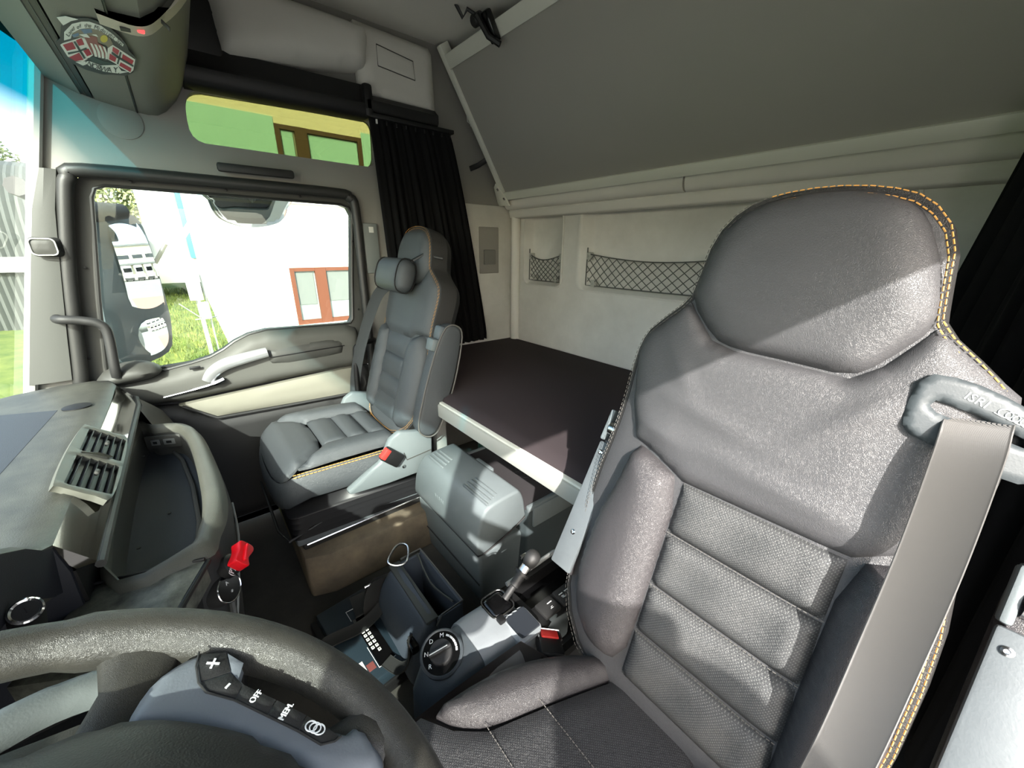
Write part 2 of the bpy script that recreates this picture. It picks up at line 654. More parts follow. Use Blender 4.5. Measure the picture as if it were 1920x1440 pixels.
# moulded ridge inside the wide niche, corner post, ledge roll under the folded bunk
mk('trim_5', tube([(1.93, YB + .02, .66), (1.93, YB + .02, 1.33), (1.93, YB + .02, 1.47)], .028, 12), LINER_UP, kind=S)
roll_prof = [(-.075, -.05), (-.07, .0), (-.035, .02), (-.005, .005), (0, -.03), (-.02, -.055)]
def roll(x0, x1):
    return loft([[Vector((x, -1.545 + y, 1.515 + z)) for y, z in sp2(roll_prof, 4)] for x in (x0, x0 + .006, x1 - .006, x1)])
mk('trim_6', roll(.86, 1.96), LINER_UP, kind=S)
mk('trim_7', roll(XL, .852), LINER_UP, kind=S)
mk('trim_8', prism([(-1.63, 1.41), (-1.585, 1.415), (-1.575, 1.45), (-1.60, 1.49), (-1.63, 1.5)], 'x', XL, 1.96, .006), LINER_UP, kind=S)
# side wall behind the seat: lower liner panel with a seam and a pressed switch recess
mk('trim_9', box(1.966, XR, YB, -1.20, .3, 1.478, .006), LINER_DIRTY, kind=S)
# front bulkhead below the dash and header over the windscreen
mk('wall_front', box(XL, XR, .61, .66, -.02, .78), CHAR, kind=S)
def wind_pt(s, z):
    x = XL + (XR - XL) * s
    k = (x - .855) / 1.125
    return Vector((x, .50 - .28 * (z - .77) + .14 * (1 - k * k), z))
mk('window_1', grid(lambda a, b: wind_pt(a, .76 + b * 1.06), 24, 10), GLASS_WIND, kind=S, recalc=False)
mk('trim_10', merge(*[grid(lambda a, b, o=o: wind_pt(a, 1.80 + b * .35) + Vector((0, o, 0)), 16, 2) for o in (0, .03)]), LINER, kind=S)
def wind_edge(s):
    pts = [wind_pt(s, z) + Vector((-.012 if s > .5 else .012, -.012, 0)) for z in np.linspace(.76, 1.82, 12)]
    return tube(pts, .016, 8)
mk('trim_11', wind_edge(1.0), mat('windscreen_edge_trim', (190, 190, 186), .5), kind=S)
mk('trim_12', wind_edge(0.0), LINER, kind=S)
# tinted upper side windows
for nm, x in (('window_2', XR + .035), ('window_3', XL - .035)):
    mk(nm, prism(UPWIN, 'x', x, x + .004), GLASS_GREEN, kind=S, smooth=False)
# upper window reveal (right) in dark rubber
def reveal(poly, x0, x1):
    return loft([[Vector((x, u, v)) for u, v in poly] for x in (x0, x1)], False, False)
# A-pillar inner cover
def pillar_cover():
    rings = []
    for z, yf, yb, dx in ((.80, .492, .372, .028), (.95, .45, .345, .03), (1.15, .394, .307, .03), (1.35, .338, .268, .028), (1.468, .305, .236, .02)):
        rings.append([Vector((XR + .002, yf, z)), Vector((XR - dx, yf - .012, z)), Vector((XR - dx - .006, (yf + yb) / 2, z)), Vector((XR - dx, yb + .01, z)), Vector((XR + .002, yb, z))])
    return loft(rings, True, True, True)
mk('trim_13', pillar_cover(), mat('pillar_cover_plastic', (78, 79, 76), .6, 0, .2, 500), kind=S, ang=25)
# rubber seal round the door opening
seal = [(XR - .012, u, v) for u, v in [(.385, .70), (.358, .83), (.304, 1.142), (.247, 1.395), (.226, 1.448), (.185, 1.473), (-.20, 1.474), (-.60, 1.471), (-.648, 1.456), (-.672, 1.41), (-.668, 1.1), (-.665, .75), (-.66, .30)]]
mk('trim_14', tube(smooth_path(seal, 4), .021, 10), SEAL, kind=S)

# ---------------------------------------------------------------- passenger door
D = thing('door_1', 'closed passenger door with grey and cream trim and side window', 'door', (2.0, -.15, .0))
D['kind'] = S
GLASSO = [(.300, .775), (.296, .82), (.255, 1.06), (.206, 1.31), (.190, 1.395), (.176, 1.424), (.15, 1.434), (-.615, 1.428), (-.648, 1.417), (-.662, 1.385), (-.628, 1.12), (-.604, .905), (-.59, .886), (-.55, .884), (-.229, .895), (-.16, .883), (-.104, .859), (-.06, .83), (-.01, .806), (.05, .792), (.157, .775)]
frame_out = [(.352, .66), (.352, .82), (.298, 1.142), (.241, 1.395), (.222, 1.442), (.183, 1.468), (-.60, 1.466), (-.642, 1.452), (-.666, 1.41), (-.66, .66)]
mk('window_frame', puff(frame_out, lambda u, v, h: Vector((2.0 - h, u, v)), .008, .02, .05, .05, [GLASSO]), DKGREY, D, ang=35)
mk('window_seal', tube([(1.996, u, v) for u, v in GLASSO], .006, 6, True), SEAL, D)
mk('window_glass', prism(GLASSO, 'x', 2.028, 2.031), GLASS_CLEAR, D, smooth=False)
for y, z in ((.08, 1.452), (-.19, 1.449), (-.45, 1.447), (-.648, 1.27), (-.636, .95), (.262, 1.17), (.33, .86)):
    mk('frame_screw', lathe([(.005, 0), (.005, .003), (.003, .004)], fr((1.991, y, z), (0, 1, 0), (0, 0, 1)) @ Matrix.Rotation(math.pi, 4, 'X'), 8), BLACK, D)
# upper trim: follows the rising belt line
upper = [(.34, .66), (.335, .74), (.30, .772), (.157, .772), (.05, .789), (-.01, .803), (-.06, .827), (-.104, .856), (-.16, .880), (-.229, .892), (-.56, .881), (-.61, .86), (-.628, .80), (-.62, .665), (-.50, .672), (.12, .642)]
mk('upper_trim', puff(upper, lambda u, v, h: Vector((1.992 - h, u, v)), .045, .05, .03, .02), mat('door_trim_grey', (84, 84, 80), .6, 0, .4, 600), D, ang=50)
insert = [(.13, .632), (-.50, .664), (-.575, .664), (-.575, .535), (-.48, .535), (.02, .555)]
mk('cloth_insert', puff(insert, lambda u, v, h: Vector((1.965 - h, u, v)), .012, .02, .03, .025), CREAM, D, ang=50)
lower = [(.34, .03), (.34, .66), (.13, .625), (.02, .548), (-.48, .528), (-.58, .528), (-.60, .66), (-.65, .66), (-.65, .03)]
mk('lower_trim', puff(lower, lambda u, v, h: Vector((1.982 - h, u, v)), .02, .03, .03, .03), CHAR, D, ang=50)
mk('trim_moulding', tube([(1.955, .12, .628), (1.955, .02, .551), (1.955, -.25, .54), (1.955, -.58, .53)], .007, 8), CHAR, D)
pocket = [(-.20, .735), (-.52, .742), (-.53, .772), (-.535, .832), (-.22, .82), (-.205, .80)]
mk('armrest_pad', puff(chaikin(pocket, 1), lambda u, v, h: Vector((1.952 - h, u, v)), .016, .018, .03, .02), DKGREY, D, ang=50)
mk('armrest_seam', tube([(1.9345, -.215, .783), (1.9345, -.53, .79)], .0025, 6), BLACK, D)
mk('door_skin', prism([(.35, .03), (.35, .78), (-.16, .80), (-.65, .80), (-.65, .03)], 'x', 2.018, 2.045), CHAR, D)
# bright pull handle over a dark recess
rec = sp2([(-.005, .725), (-.03, .765), (-.09, .79), (-.19, .795), (-.185, .765), (-.13, .735), (-.05, .722)], 4)
mk('handle_recess', puff(rec, lambda u, v, h: Vector((1.950 - h, u, v)), -.006, .01, .002, .015), BLACK, D)
hp = smooth_path([(1.935, .018, .722), (1.928, -.005, .757), (1.92, -.05, .785), (1.918, -.12, .80), (1.922, -.205, .812)], 6)
mk('pull_handle', tube(hp, [.021 + .003 * math.sin(i / (len(hp) - 1) * math.pi) for i in range(len(hp))], 12, flat=(.5, (1, 0, 0))), SATIN, D, label='bright chrome pull handle')
# lower inner release: recess with a silver lever
rec2 = sp2([(.18, .70), (.13, .722), (.02, .735), (-.03, .72), (-.02, .702), (.05, .69), (.14, .676)], 4)
mk('release_recess', puff(rec2, lambda u, v, h: Vector((1.948 - h, u, v)), -.004, .01, .002, .015), BLACK, D)
mk('release_lever', tube(smooth_path([(1.944, .165, .683), (1.938, .08, .694), (1.93, .01, .707), (1.928, -.035, .722)], 5), [.004] * 6 + [.007] * 5 + [.012] * 5, 8), CHROME, D, label='silver release lever')
mk('switch', box(1.938, 1.95, .03, .065, .778, .788, .002), BLACK, D)
# mirror corner cover at the front foot of the window
cover = [(.33, .75), (.325, .795), (.26, .83), (.20, .832), (.155, .81), (.145, .78), (.20, .757)]
mk('corner_cover', puff(chaikin(cover, 1), lambda u, v, h: Vector((1.955 - h, u, v)), .055, .05, .04, .02), DKGREY, D, ang=60)

# things fixed to the right side wall
H = thing('roof_grab_handle', 'dark bar grab handle fixed above the passenger door', 'handle', (1.94, -.3, 1.50))
mk('grip', box(1.925, 1.95, -.428, -.172, 1.506, 1.536, .008), CHAR, H)
for y in (-.20, -.40):
    mk('mount', box(1.945, 1.98, y - .02, y + .02, 1.512, 1.532, .004), CHAR, H)
G = thing('pillar_grab_handle', 'dark bent tube grab handle on the windscreen pillar', 'handle', (1.93, .30, .84))
mk('tube', tube(smooth_path([(1.955, .362, 1.012), (1.905, .35, 1.014), (1.90, .30, 1.006), (1.90, .262, .99), (1.90, .250, .955), (1.90, .262, .84), (1.91, .266, .80)], 6), .0145, 12), CHAR, G)
B2 = thing('entry_grab_handle', 'black tube grab handle behind the passenger door beside the seat', 'handle', (1.93, -.62, .5))
mk('tube', tube(smooth_path([(1.97, -.69, .79), (1.93, -.66, .795), (1.92, -.59, .785), (1.92, -.572, .74), (1.92, -.56, .55), (1.93, -.56, .5)], 6), .0125, 10), BLACK, B2)
A = thing('pillar_lamp', 'small dark square lamp on the windscreen pillar', 'lamp', (1.95, .32, 1.2))
mk('housing', puff(rr(.286, .362, 1.205, 1.268, .014), lambda u, v, h: Vector((1.955 - h, u, v)), .026, .014, .01, .01), CHAR, A)
mk('lens', puff(rr(.300, .356, 1.213, 1.262, .012), lambda u, v, h: Vector((1.930 - h, u, v)), .005, .012, .004, .01), DKGREY, A)
mk('bezel', tube([(1.926, u, v) for u, v in rr(.300, .356, 1.213, 1.262, .012)], .002, 6, True), ALU, A)
PL = thing('pillar_cover_plate', 'narrow grey cover plate behind the passenger door window', 'plate', (1.97, -.72, 1.12))
mk('plate', box(1.962, 1.98, -.765, -.694, 1.122, 1.352, .006), mat('cover_plate_grey', (128, 133, 132), .6), PL)
mk('label_sticker', box(1.9605, 1.963, -.744, -.722, 1.31, 1.336), WHITEPL, PL)
SP = thing('wall_switch', 'grey rectangular switch on the side wall beside the bunk', 'switch', (1.96, -1.43, 1.13))
mk('bezel', box(1.958, 1.968, -1.50, -1.36, 1.10, 1.36, .004), LINER, SP)
mk('button', box(1.945, 1.96, -1.47, -1.385, 1.15, 1.235, .006), mat('switch_grey', (120, 120, 116), .6), SP)
mk('trim_15', lathe([(.055, 0), (.055, .004), (.04, .008)], fr((1.981, .06, 1.635), (0, 1, 0), (0, 0, 1)) @ Matrix.Rotation(math.pi, 4, 'X'), 24), LINER, kind=S)
mk('trim_16', box(1.974, 1.984, -1.03, -1.02, 1.905, 1.95, .002), DKGREY, kind=S)
# ---------------------------------------------------------------- folded upper bunk
BD = Vector((0, .37, .575)).normalized()
BN = Vector((0, BD.z, -BD.y))
BO = Vector((0, -1.5, 1.535))
MB = Matrix(((1, 0, 0, 0), (0, BD.y, BN.y, BO.y), (0, BD.z, BN.z, BO.z), (0, 0, 0, 1)))
BK = thing('upper_bunk', 'folded up upper bunk with grey board and silver frame over the rear wall', 'bunk', tuple(BO + Vector((.9, 0, 0))))
mk('board', xf(box(XL + .05, 1.915, .0, .63, -.06, -.004, .004), MB), BOARD, BK)
mk('frame_rail', xf(box(XL + .02, 1.93, -.034, .008, -.045, .006, .004), MB), ALU, BK)
mk('frame_rail', xf(box(XL + .02, 1.925, .602, .66, -.045, .006, .004), MB), ALU, BK)
mk('frame_rail', xf(box(1.895, 1.93, .008, .70, -.045, .007, .005), MB), ALU, BK)
mk('frame_rail', xf(box(XL + .02, XL + .055, .008, .66, -.045, .007, .005), MB), ALU, BK)
br = [(1.925, .07), (1.955, .05), (1.99, -.06), (1.885, -.065), (1.895, .0)]
mk('hinge_bracket', prism(br, MB, .004, .014, .003), ALU, BK)
for u, v in ((1.925, .035), (1.905, -.02)):
    mk('hinge_bolt', lathe([(.008, 0), (.008, .004), (.004, .006)], MB @ Matrix.Translation((u, v, .013)), 10), STEEL, BK)
mk('stay_bracket', prism([(1.955, .36), (1.925, .43), (1.925, .35)], MB, -.02, -.008, .002), WHITEPL, BK)
mk('stay_bracket', tube([MB @ Vector(p) for p in ((1.93, .43, -.01), (1.96, .385, -.01), (1.93, .355, -.01))], .004, 6), WHITEPL, BK)
L = thing('bunk_latch', 'black bunk latch clamped on the upper bunk frame', 'latch', tuple(MB @ Vector((1.53, .66, .02))))
mk('hook', xf(box(1.505, 1.548, .595, .70, .004, .035, .01), MB), GLOSSBLACK, L)
mk('lever', tube([MB @ Vector(p) for p in ((1.50, .585, .03), (1.53, .625, .045), (1.555, .70, .04))], .012, 8), BLACK, L)
mk('pivot', lathe([(.022, -.01), (.022, .03), (.016, .036)], MB @ Matrix.Translation((1.585, .69, .01)), 14), BLACK, L)
mk('ceiling_catch', tube([MB @ Vector(p) for p in ((1.60, .70, .0), (1.62, .735, .02), (1.64, .72, .04), (1.64, .78, .05))], .007, 6), BLACK, L)
st = thing('bunk_strap', 'short black strap between curtain and upper bunk frame', 'strap', (1.95, -1.38, 1.6))
mk('webbing', tube([(1.965, -1.31, 1.648), (1.955, -1.36, 1.67), (1.925, -1.40, 1.70)], .013, 8, flat=(.18, (1, 0, 0))), BLACK, st)
mk('buckle', box(1.915, 1.935, -1.415, -1.395, 1.69, 1.715, .004), BLACK, st)

# ---------------------------------------------------------------- side storage under the roof: padded bin cover, black housing
BN_ = thing('side_bin_cover', 'grey moulded bin cover under the roof above the tinted window', 'cover', (1.93, -.68, 1.9))
binp = [(-.255, 1.885), (-.28, 1.875), (-.50, 1.905), (-.735, 1.945), (-.775, 1.99), (-.785, 2.07), (-.77, 2.10), (-.50, 2.105), (-.27, 2.10), (-.24, 2.07)]
mk('padded_panel', puff(sp2(binp, 3), lambda u, v, h: Vector((1.93 - h, u, v)), .07, .07, .05, .025), LINER_UP, BN_, ang=60)
backp = [(-.74, 1.86), (-1.08, 1.838), (-1.10, 1.87), (-1.095, 2.09), (-1.08, 2.11), (-.74, 2.12)]
mk('rear_panel', puff(backp, lambda u, v, h: Vector((1.945 - h, u, v)), .03, .03, .03, .03), LINER_UP, BN_, ang=50)
lab = [(-.82, 1.975), (-.99, 1.96), (-.985, 2.03), (-.82, 2.05)]
mk('access_flap', puff(lab, lambda u, v, h: Vector((1.915 - h, u, v)), .0045, .004, .004, .012), LINER_UP, BN_, ang=40)
mk('flap_gap', tube([(1.9145, u, v) for u, v in lab], .0022, 6, True), DKGREY, BN_)
HB = thing('window_blind_housing', 'long black housing above the tinted upper window', 'housing', (1.93, -.45, 1.775))
def housing(y0, y1, z0, z1, dz, x0):
    pr = [(1.98, z0), (x0 + .02, z0), (x0, z0 + .018), (x0, z0 + .05), (x0 + .02, z0 + .065), (x0 + .03, z1), (1.98, z1)]
    return loft([[Vector((x, y, z + o)) for x, z in pr] for y, o in ((y0, 0), (y1, dz))])
mk('long_case', housing(-.13, -.75, 1.762, 1.885, .008, 1.89), BLACK, HB, ang=50)
mk('end_case', housing(-.74, -1.085, 1.785, 1.86, 0, 1.885), BLACK, HB, ang=50)
mk('step_cap', box(1.885, 1.98, -.775, -.735, 1.772, 1.895, .012), BLACK, HB)
mk('front_pocket', box(1.915, 1.975, -.26, -.10, 1.86, 2.12, .01), BLACK, HB)

# ---------------------------------------------------------------- side curtain
def curtain(name, label, xf_, y_top, y_bot, ztop, zbot, npl, amp, sgn, parent_loc):
    T = thing(name, label, 'curtain', parent_loc)
    rnd = random.Random(3)
    ph = [rnd.uniform(-.5, .5) for _ in range(60)]
    def f(a, b):
        z = ztop + (zbot - ztop) * b
        bb = min(1, b * 1.05)
        y = y_top[0] + (y_top[1] - y_top[0]) * a
        yb = y_bot[0] + (y_bot[1] - y_bot[0]) * a
        k = bb ** .8
        yy = y + (yb - y) * k
        t = a * npl
        w = math.sin(2 * math.pi * t + ph[int(t) % 60] * .8 + b * .9 * math.sin(a * 9)) + .35 * math.sin(4.7 * math.pi * t + 1)
        am = amp * (.35 + .65 * min(1, b * 2.2))
        return Vector((xf_(a, b) + sgn * w * am, yy + .012 * math.cos(2 * math.pi * t), z + .004 * math.cos(6.28 * t) * (1 - b)))
    mk('cloth', grid(f, npl * 14, 26), CURT, T, ang=180, recalc=False)
    return T
CT = curtain('side_curtain', 'black pleated curtain hanging behind the passenger seat', lambda a, b: 1.91 - .02 * b, (-.765, -1.17), (-.80, -1.36), 1.775, .72, 11, .021, -1, (1.9, -1.0, .72))
mk('rail', box(1.885, 1.93, -1.17, -.755, 1.772, 1.79, .004), BLACK, CT)
for i in range(9):
    mk('glider', box(1.90, 1.916, -.79 - i * .046, -.782 - i * .046, 1.755, 1.775, .001), WHITEPL if i == 0 else BLACK, CT)
CL = curtain('door_curtain', 'black curtain bunched at the right edge behind the driver seat', lambda a, b: -.18 + a * (.17 + .12 * min(1, b * 1.3)), (-.93, -1.32), (-.74, -1.45), 1.80, .38, 9, .02, 1, (-.1, -1.1, .38))
mk('rail', box(-.22, .0, -1.33, -.92, 1.797, 1.815, .004), BLACK, CL)

# ---------------------------------------------------------------- nets in the rear niches
NETM = mat('net_cord', (84, 86, 82), .8)
def net(u0, u1, v0, v1, nsp, label):
    T = thing('storage_net', label, 'net', ((u0 + u1) / 2, YB - .03, v0), 'storage nets in the rear wall')
    y = YB - .022
    parts = []
    w, h = u1 - u0, v1 - v0
    def pt(u, v):
        s = (v - v0) / h
        sag = .03 * math.sin(math.pi * (u - u0) / w) * s
        bulge = .018 * math.sin(math.pi * min(1, max(0, (u - u0) / w))) * (.4 + .6 * s)
        return (u, y + bulge, v - sag)
    k = -h
    while k < w:
        for sg in (1, -1):
            pts = []
            for i in range(9):
                q = i / 8
                uu = u0 + k + q * h
                if sg < 0:
                    uu = u0 + w - (k + q * h)
                if u0 - 1e-6 <= uu <= u1 + 1e-6:
                    pts.append(pt(uu, v0 + q * h))
            if len(pts) > 1:
                parts.append(tube(pts, .0022, 5))
        k += nsp
    mk('mesh_cords', merge(*parts), NETM, T, kind='stuff')
    mk('edge_cord', tube([pt(u0 + w * i / 12, v1) for i in range(13)], .0032, 6), NETM, T)
    mk('edge_cord', tube([pt(u0, v1 + .03), pt(u0, v0), *[pt(u0 + w * i / 8, v0) for i in range(1, 9)], pt(u1, v1 + .03)], .0032, 6), NETM, T)
    for u, v in ((u0 + .012, v1 - .012), (u0 + .05, v0 + .012), (u1 - .05, v0 + .012), (u1 - .012, v1 - .012)):
        hk = mk('anchor', box(u - .013, u + .013, y - .022, y + .006, v - .018, v + .018, .004), mat('net_anchor_grey', (165, 166, 158), .5), T)
        mk('screw', lathe([(.004, 0), (.004, .002)], fr((u, y + .006, v), (1, 0, 0), (0, 0, -1)) @ Matrix.Rotation(math.pi, 4, 'X'), 8), BLACK, hk)
    return T
net(1.572, 1.845, 1.062, 1.212, .037, 'small cord net in the narrow niche beside the curtain')
net(.60, 1.392, 1.062, 1.222, .05, 'long cord net in the wide rear niche beside the headrest')

# ---------------------------------------------------------------- lower bunk
LB = thing('lower_bunk', 'lower bunk with black mattress and silver front rail below the nets', 'bunk', (1.0, -1.2, .5))
def matt(a, b):
    return None
mprof = [(-.70, .585), (-.695, .64), (-.712, .668), (-.75, .68), (-1.2, .684), (-1.61, .68), (-1.622, .66), (-1.622, .585)]
mk('mattress', loft([[Vector((x, y, z)) for y, z in mprof] for x in (.05, .06, .3, .8, 1.3, 1.8, 1.955, 1.962)]), FABRIC, LB, ang=60)
mk('mattress_flap', puff(rr(1.70, 1.95, -1.60, -1.50, .02), 'z', .008, .02, .004, .02), FABRIC, LB) if False else None
mk('front_rail', box(.06, 1.95, -.715, -.682, .592, .648, .006), mat('rail_grey', (178, 180, 172), .45, .1, .1, 200), LB)
mk('rail_top_lip', box(.06, 1.95, -.722, -.690, .645, .655, .003), ALU, LB)
mk('bunk_pan', box(.06, 1.955, -1.622, -.715, .565, .59), DKGREY, LB)
mk('support_leg', box(1.45, 1.50, -.80, -.75, .0, .575, .006), mat('support_grey', (150, 152, 148), .5), LB)
mk('support_leg', box(.08, .13, -.80, -.75, .0, .575, .006), mat('support_grey', (150, 152, 148), .5), LB)
JG = thing('plastic_canister', 'dark round canister with green sheen under the lower bunk', 'canister', (1.33, -1.0, .0))
CAN = mat('canister_green', (30, 62, 52), .3)
mk('body', lathe([(.09, .0), (.10, .02), (.10, .40), (.085, .455), (.045, .475), (.045, .49)], Matrix.Translation((1.31, -1.0, .0)), 28), CAN, JG, ang=30)
mk('cap', lathe([(.05, .485), (.05, .52), (.045, .525)], Matrix.Translation((1.31, -1.0, .0)), 20), BLACK, JG, ang=30)

# ---------------------------------------------------------------- overhead console over the windscreen
OC = thing('overhead_console', 'grey overhead storage console above the windscreen', 'console', (1.0, .05, 1.65))
OCM = mat('console_grey', (112, 114, 106), .6, 0, .25, 600)
prof_a = [(.205, 1.72), (.138, 1.69), (.132, 1.70), (.126, 1.687), (.12, 1.70), (.115, 1.685)]
prof = [(.108, 1.683), (.07, 1.674), (.016, 1.666)]
prof2 = [(.010, 1.666), (-.015, 1.663), (-.04, 1.666), (-.065, 1.682), (-.10, 1.72), (-.13, 1.77), (-.155, 1.84), (-.175, 1.92), (-.195, 2.02), (-.205, ZC)]
def ext(pf, x0, x1, back):
    return loft([[Vector((x, y, z)) for y, z in pf + back] for x in (x0, x1)])
mk('front_lip', ext(prof_a, XL, 1.978, [(.115, 1.76), (.205, 1.78)]), mat('console_lip', (120, 126, 120), .6), OC, ang=30)
mk('slot', ext([(.141, 1.694), (.112, 1.6845)], XL, 1.978, [(.112, 1.70), (.141, 1.71)]), BLACK, OC)
mk('bottom_panel', ext(prof, XL, 1.978, [(.016, 1.73), (.108, 1.74)]), OCM, OC, ang=30)
mk('rear_panel', ext(prof2, 1.235, 1.978, [(.010, ZC)]), OCM, OC, ang=30)
mk('rear_panel', ext(prof2, XL, .62, [(.010, ZC)]), OCM, OC, ang=30)
prof3 = [(.012, 1.67), (-.035, 1.672), (-.06, 1.69), (-.10, 1.735), (-.125, 1.79), (-.14, 1.84), (-.165, 1.93), (-.18, ZC)]
mk('compartment_door', ext(prof3, .625, 1.23, [(.012, ZC)]), OCM, OC, ang=30)
mk('panel_gap', tube([(.62, .013, 1.6655), (1.978, .013, 1.6655)], .0022, 6), BLACK, OC)
# light coloured band that wraps round the console
def band_pf(o):
    out = []
    pts = [(.03, 1.668), (-.015, 1.663), (-.045, 1.668), (-.07, 1.685), (-.103, 1.722), (-.134, 1.772), (-.16, 1.84), (-.18, 1.92), (-.20, 2.02), (-.21, 2.12)]
    pts = [(p.x, p.y) for p in smooth_path(pts, 3)]
    for i, (y, z) in enumerate(pts):
        a = pts[max(i - 1, 0)]; b = pts[min(i + 1, len(pts) - 1)]
        ty, tz = b[0] - a[0], b[1] - a[1]
        l = math.hypot(ty, tz)
        out.append((y - tz / l * -o, z + ty / l * o))
    return out
bo, bi = band_pf(.007), band_pf(-.01)
ring = lambda x: [Vector((x, y, z)) for y, z in bo] + [Vector((x, y, z)) for y, z in reversed(bi)]
BANDM = mat('band_beige', (188, 184, 168), .5)
mk('trim_band', loft([ring(x) for x in (1.215, 1.218, 1.262, 1.265)]), BANDM, OC, ang=30)
mk('indicator_light', box(1.232, 1.242, -.038, -.026, 1.654, 1.662, .003), glow('red_indicator', (255, 70, 70), 1.2), OC, label='small lit red indicator')
for x, y, z in ((1.243, -.008, 1.6555), (1.237, -.075, 1.679)):
    mk('icon', xf(box(-.009, .009, -.008, .008, -.001, .0012, .0005), Matrix.Translation((x, y, z)) @ Matrix.Rotation(-.1 if y > -.05 else .75, 4, 'X')), CHAR, OC)

# ---------------------------------------------------------------- round souvenir sticker on the console
ST = thing('souvenir_sticker', 'oval souvenir sticker reading NORWAY with two red flags on the console', 'sticker', (1.47, .06, 1.667))
_H = [-0.07745, -0.03239, 1.28856, -0.09457, 0.02518, 0.09735, 0.04532, -0.29223]
def art(cx, cy, h=0.0):
    """sticker artwork coordinates -> the sloping underside of the console (h = height above it)"""
    X, Y = cx / 1000, cy / 1000
    w = _H[6] * X + _H[7] * Y + 1
    x, y = (_H[0] * X + _H[1] * Y + _H[2]) / w, (_H[3] * X + _H[4] * Y + _H[5]) / w
    return Vector((x, y, 1.6715 + (y - .062) * .185 - .0012 - h))
def flat(poly, h, t=.0004, k=0):
    return prism(sp2(poly, k) if k else poly, art, h - t, h)
RED = mat('sticker_red', (160, 28, 52), .5)
SGREY = mat('sticker_dark_border', (40, 42, 42), .5)
SWHITE = mat('sticker_white', (222, 228, 220), .5)
SNAVY = mat('sticker_navy', (38, 58, 54), .5)
SBLUE = mat('sticker_blue', (96, 122, 150), .5)
SSKY = mat('sticker_sky', (128, 122, 104), .5)
SYEL = mat('sticker_sun', (196, 186, 70), .5)
SBROWN = mat('sticker_brown', (140, 84, 78), .5)
oute = [(120, 150), (215, 280), (350, 205), (500, 178), (640, 185), (900, 280), (1100, 450), (1230, 600), (1260, 690), (1390, 830), (1330, 1040), (1220, 1090), (1020, 1075), (850, 1070), (600, 1000), (400, 910), (260, 820), (190, 700), (120, 560), (185, 500), (200, 330)]
mk('backing', flat(oute[1:], .0006, .0006), SGREY, ST, smooth=False)
mk('peeled_corner', flat([(125, 150), (260, 130), (460, 180), (350, 205), (225, 275)], .003, .0004), SWHITE, ST, smooth=False)
mk('white_rim', merge(flat([(185, 600), (225, 575), (560, 470), (640, 640), (700, 760), (600, 830), (540, 860), (420, 850), (300, 780)], .0012), flat([(930, 650), (1010, 600), (1360, 830), (1330, 1000), (1280, 1040), (1130, 960), (1060, 900), (920, 820)], .0012)), SWHITE, ST, smooth=False)
arc = [(248, 400), (370, 270), (520, 235), (640, 235), (830, 300), (1010, 430), (1180, 590), (1165, 625), (1000, 500), (900, 430), (780, 365), (640, 330), (490, 350), (370, 420), (350, 500), (245, 530)]
mk('banner', flat(arc, .0012), SWHITE, ST, smooth=False)
mk('banner', flat([(600, 860), (640, 850), (820, 920), (1080, 915), (1140, 1000), (1090, 1045), (880, 1020), (700, 960), (580, 890)], .0016), SWHITE, ST, smooth=False)
mk('banner_tail', flat([(430, 870), (580, 860), (590, 910), (540, 925)], .0012), SWHITE, ST, smooth=False)
mk('banner_tail', flat([(1100, 1000), (1250, 1020), (1110, 1048)], .0018), SWHITE, ST, smooth=False)
mk('sky_field', flat([(370, 430), (490, 355), (640, 335), (790, 370), (940, 450), (1010, 580), (940, 650), (900, 600), (640, 520), (480, 480), (390, 480)], .0012), SSKY, ST, smooth=False)
mk('blue_field', merge(flat([(500, 350), (670, 345), (690, 400), (560, 420)], .0016), flat([(365, 440), (470, 405), (480, 450), (400, 480)], .0016)), SBLUE, ST, smooth=False)
mk('snow_peak', merge(flat([(480, 430), (600, 420), (650, 480), (560, 470)], .002), flat([(680, 430), (750, 430), (780, 470)], .002)), SWHITE, ST, smooth=False)
mk('midnight_sun', flat(circ(870, 500, 58, 16), .0016), SYEL, ST, smooth=False)
mk('sail', flat([(560, 470), (640, 455), (760, 470), (770, 560), (900, 640), (930, 800), (840, 790), (700, 740), (620, 600)], .0016), SBROWN, ST, smooth=False)
mk('sail_stripe', merge(*[flat([(650 + q * 66, 565 + q * 17), (685 + q * 66, 575 + q * 17), (745 + q * 60, 690 + q * 15), (765 + q * 54, 782 + q * 12), (725 + q * 56, 778 + q * 13), (700 + q * 64, 680 + q * 14)], .002) for q in range(4)]), SWHITE, ST, smooth=False)
mk('sea', flat([(610, 810), (700, 780), (860, 850), (1000, 880), (1040, 905), (860, 910), (700, 870)], .0014), SNAVY, ST, smooth=False)
def flag(quads, cross):
    mk('flag_field', merge(*[flat(q, .0018) for q in quads]), RED, ST, smooth=False)
    mk('flag_cross', merge(*[flat(q, .0022) for q in cross]), SNAVY, ST, smooth=False)
flag([[(225, 595), (375, 550), (430, 655), (290, 690)], [(430, 525), (515, 490), (560, 590), (475, 610)], [(325, 790), (480, 720), (550, 830), (420, 850)], [(545, 690), (625, 655), (680, 745), (605, 775)]],
     [[(300, 715), (450, 690), (590, 635), (600, 660), (490, 700), (310, 745)], [(390, 545), (415, 535), (580, 800), (555, 815)]])
flag([[(1010, 625), (1110, 685), (1085, 755), (1000, 690)], [(960, 730), (1065, 800), (1045, 865), (950, 820)], [(1165, 740), (1335, 845), (1310, 900), (1150, 810)], [(1130, 870), (1300, 965), (1285, 1025), (1110, 920)]],
     [[(990, 700), (1100, 775), (1330, 915), (1325, 940), (1080, 800), (985, 730)], [(1120, 700), (1145, 715), (1090, 900), (1070, 885)]])
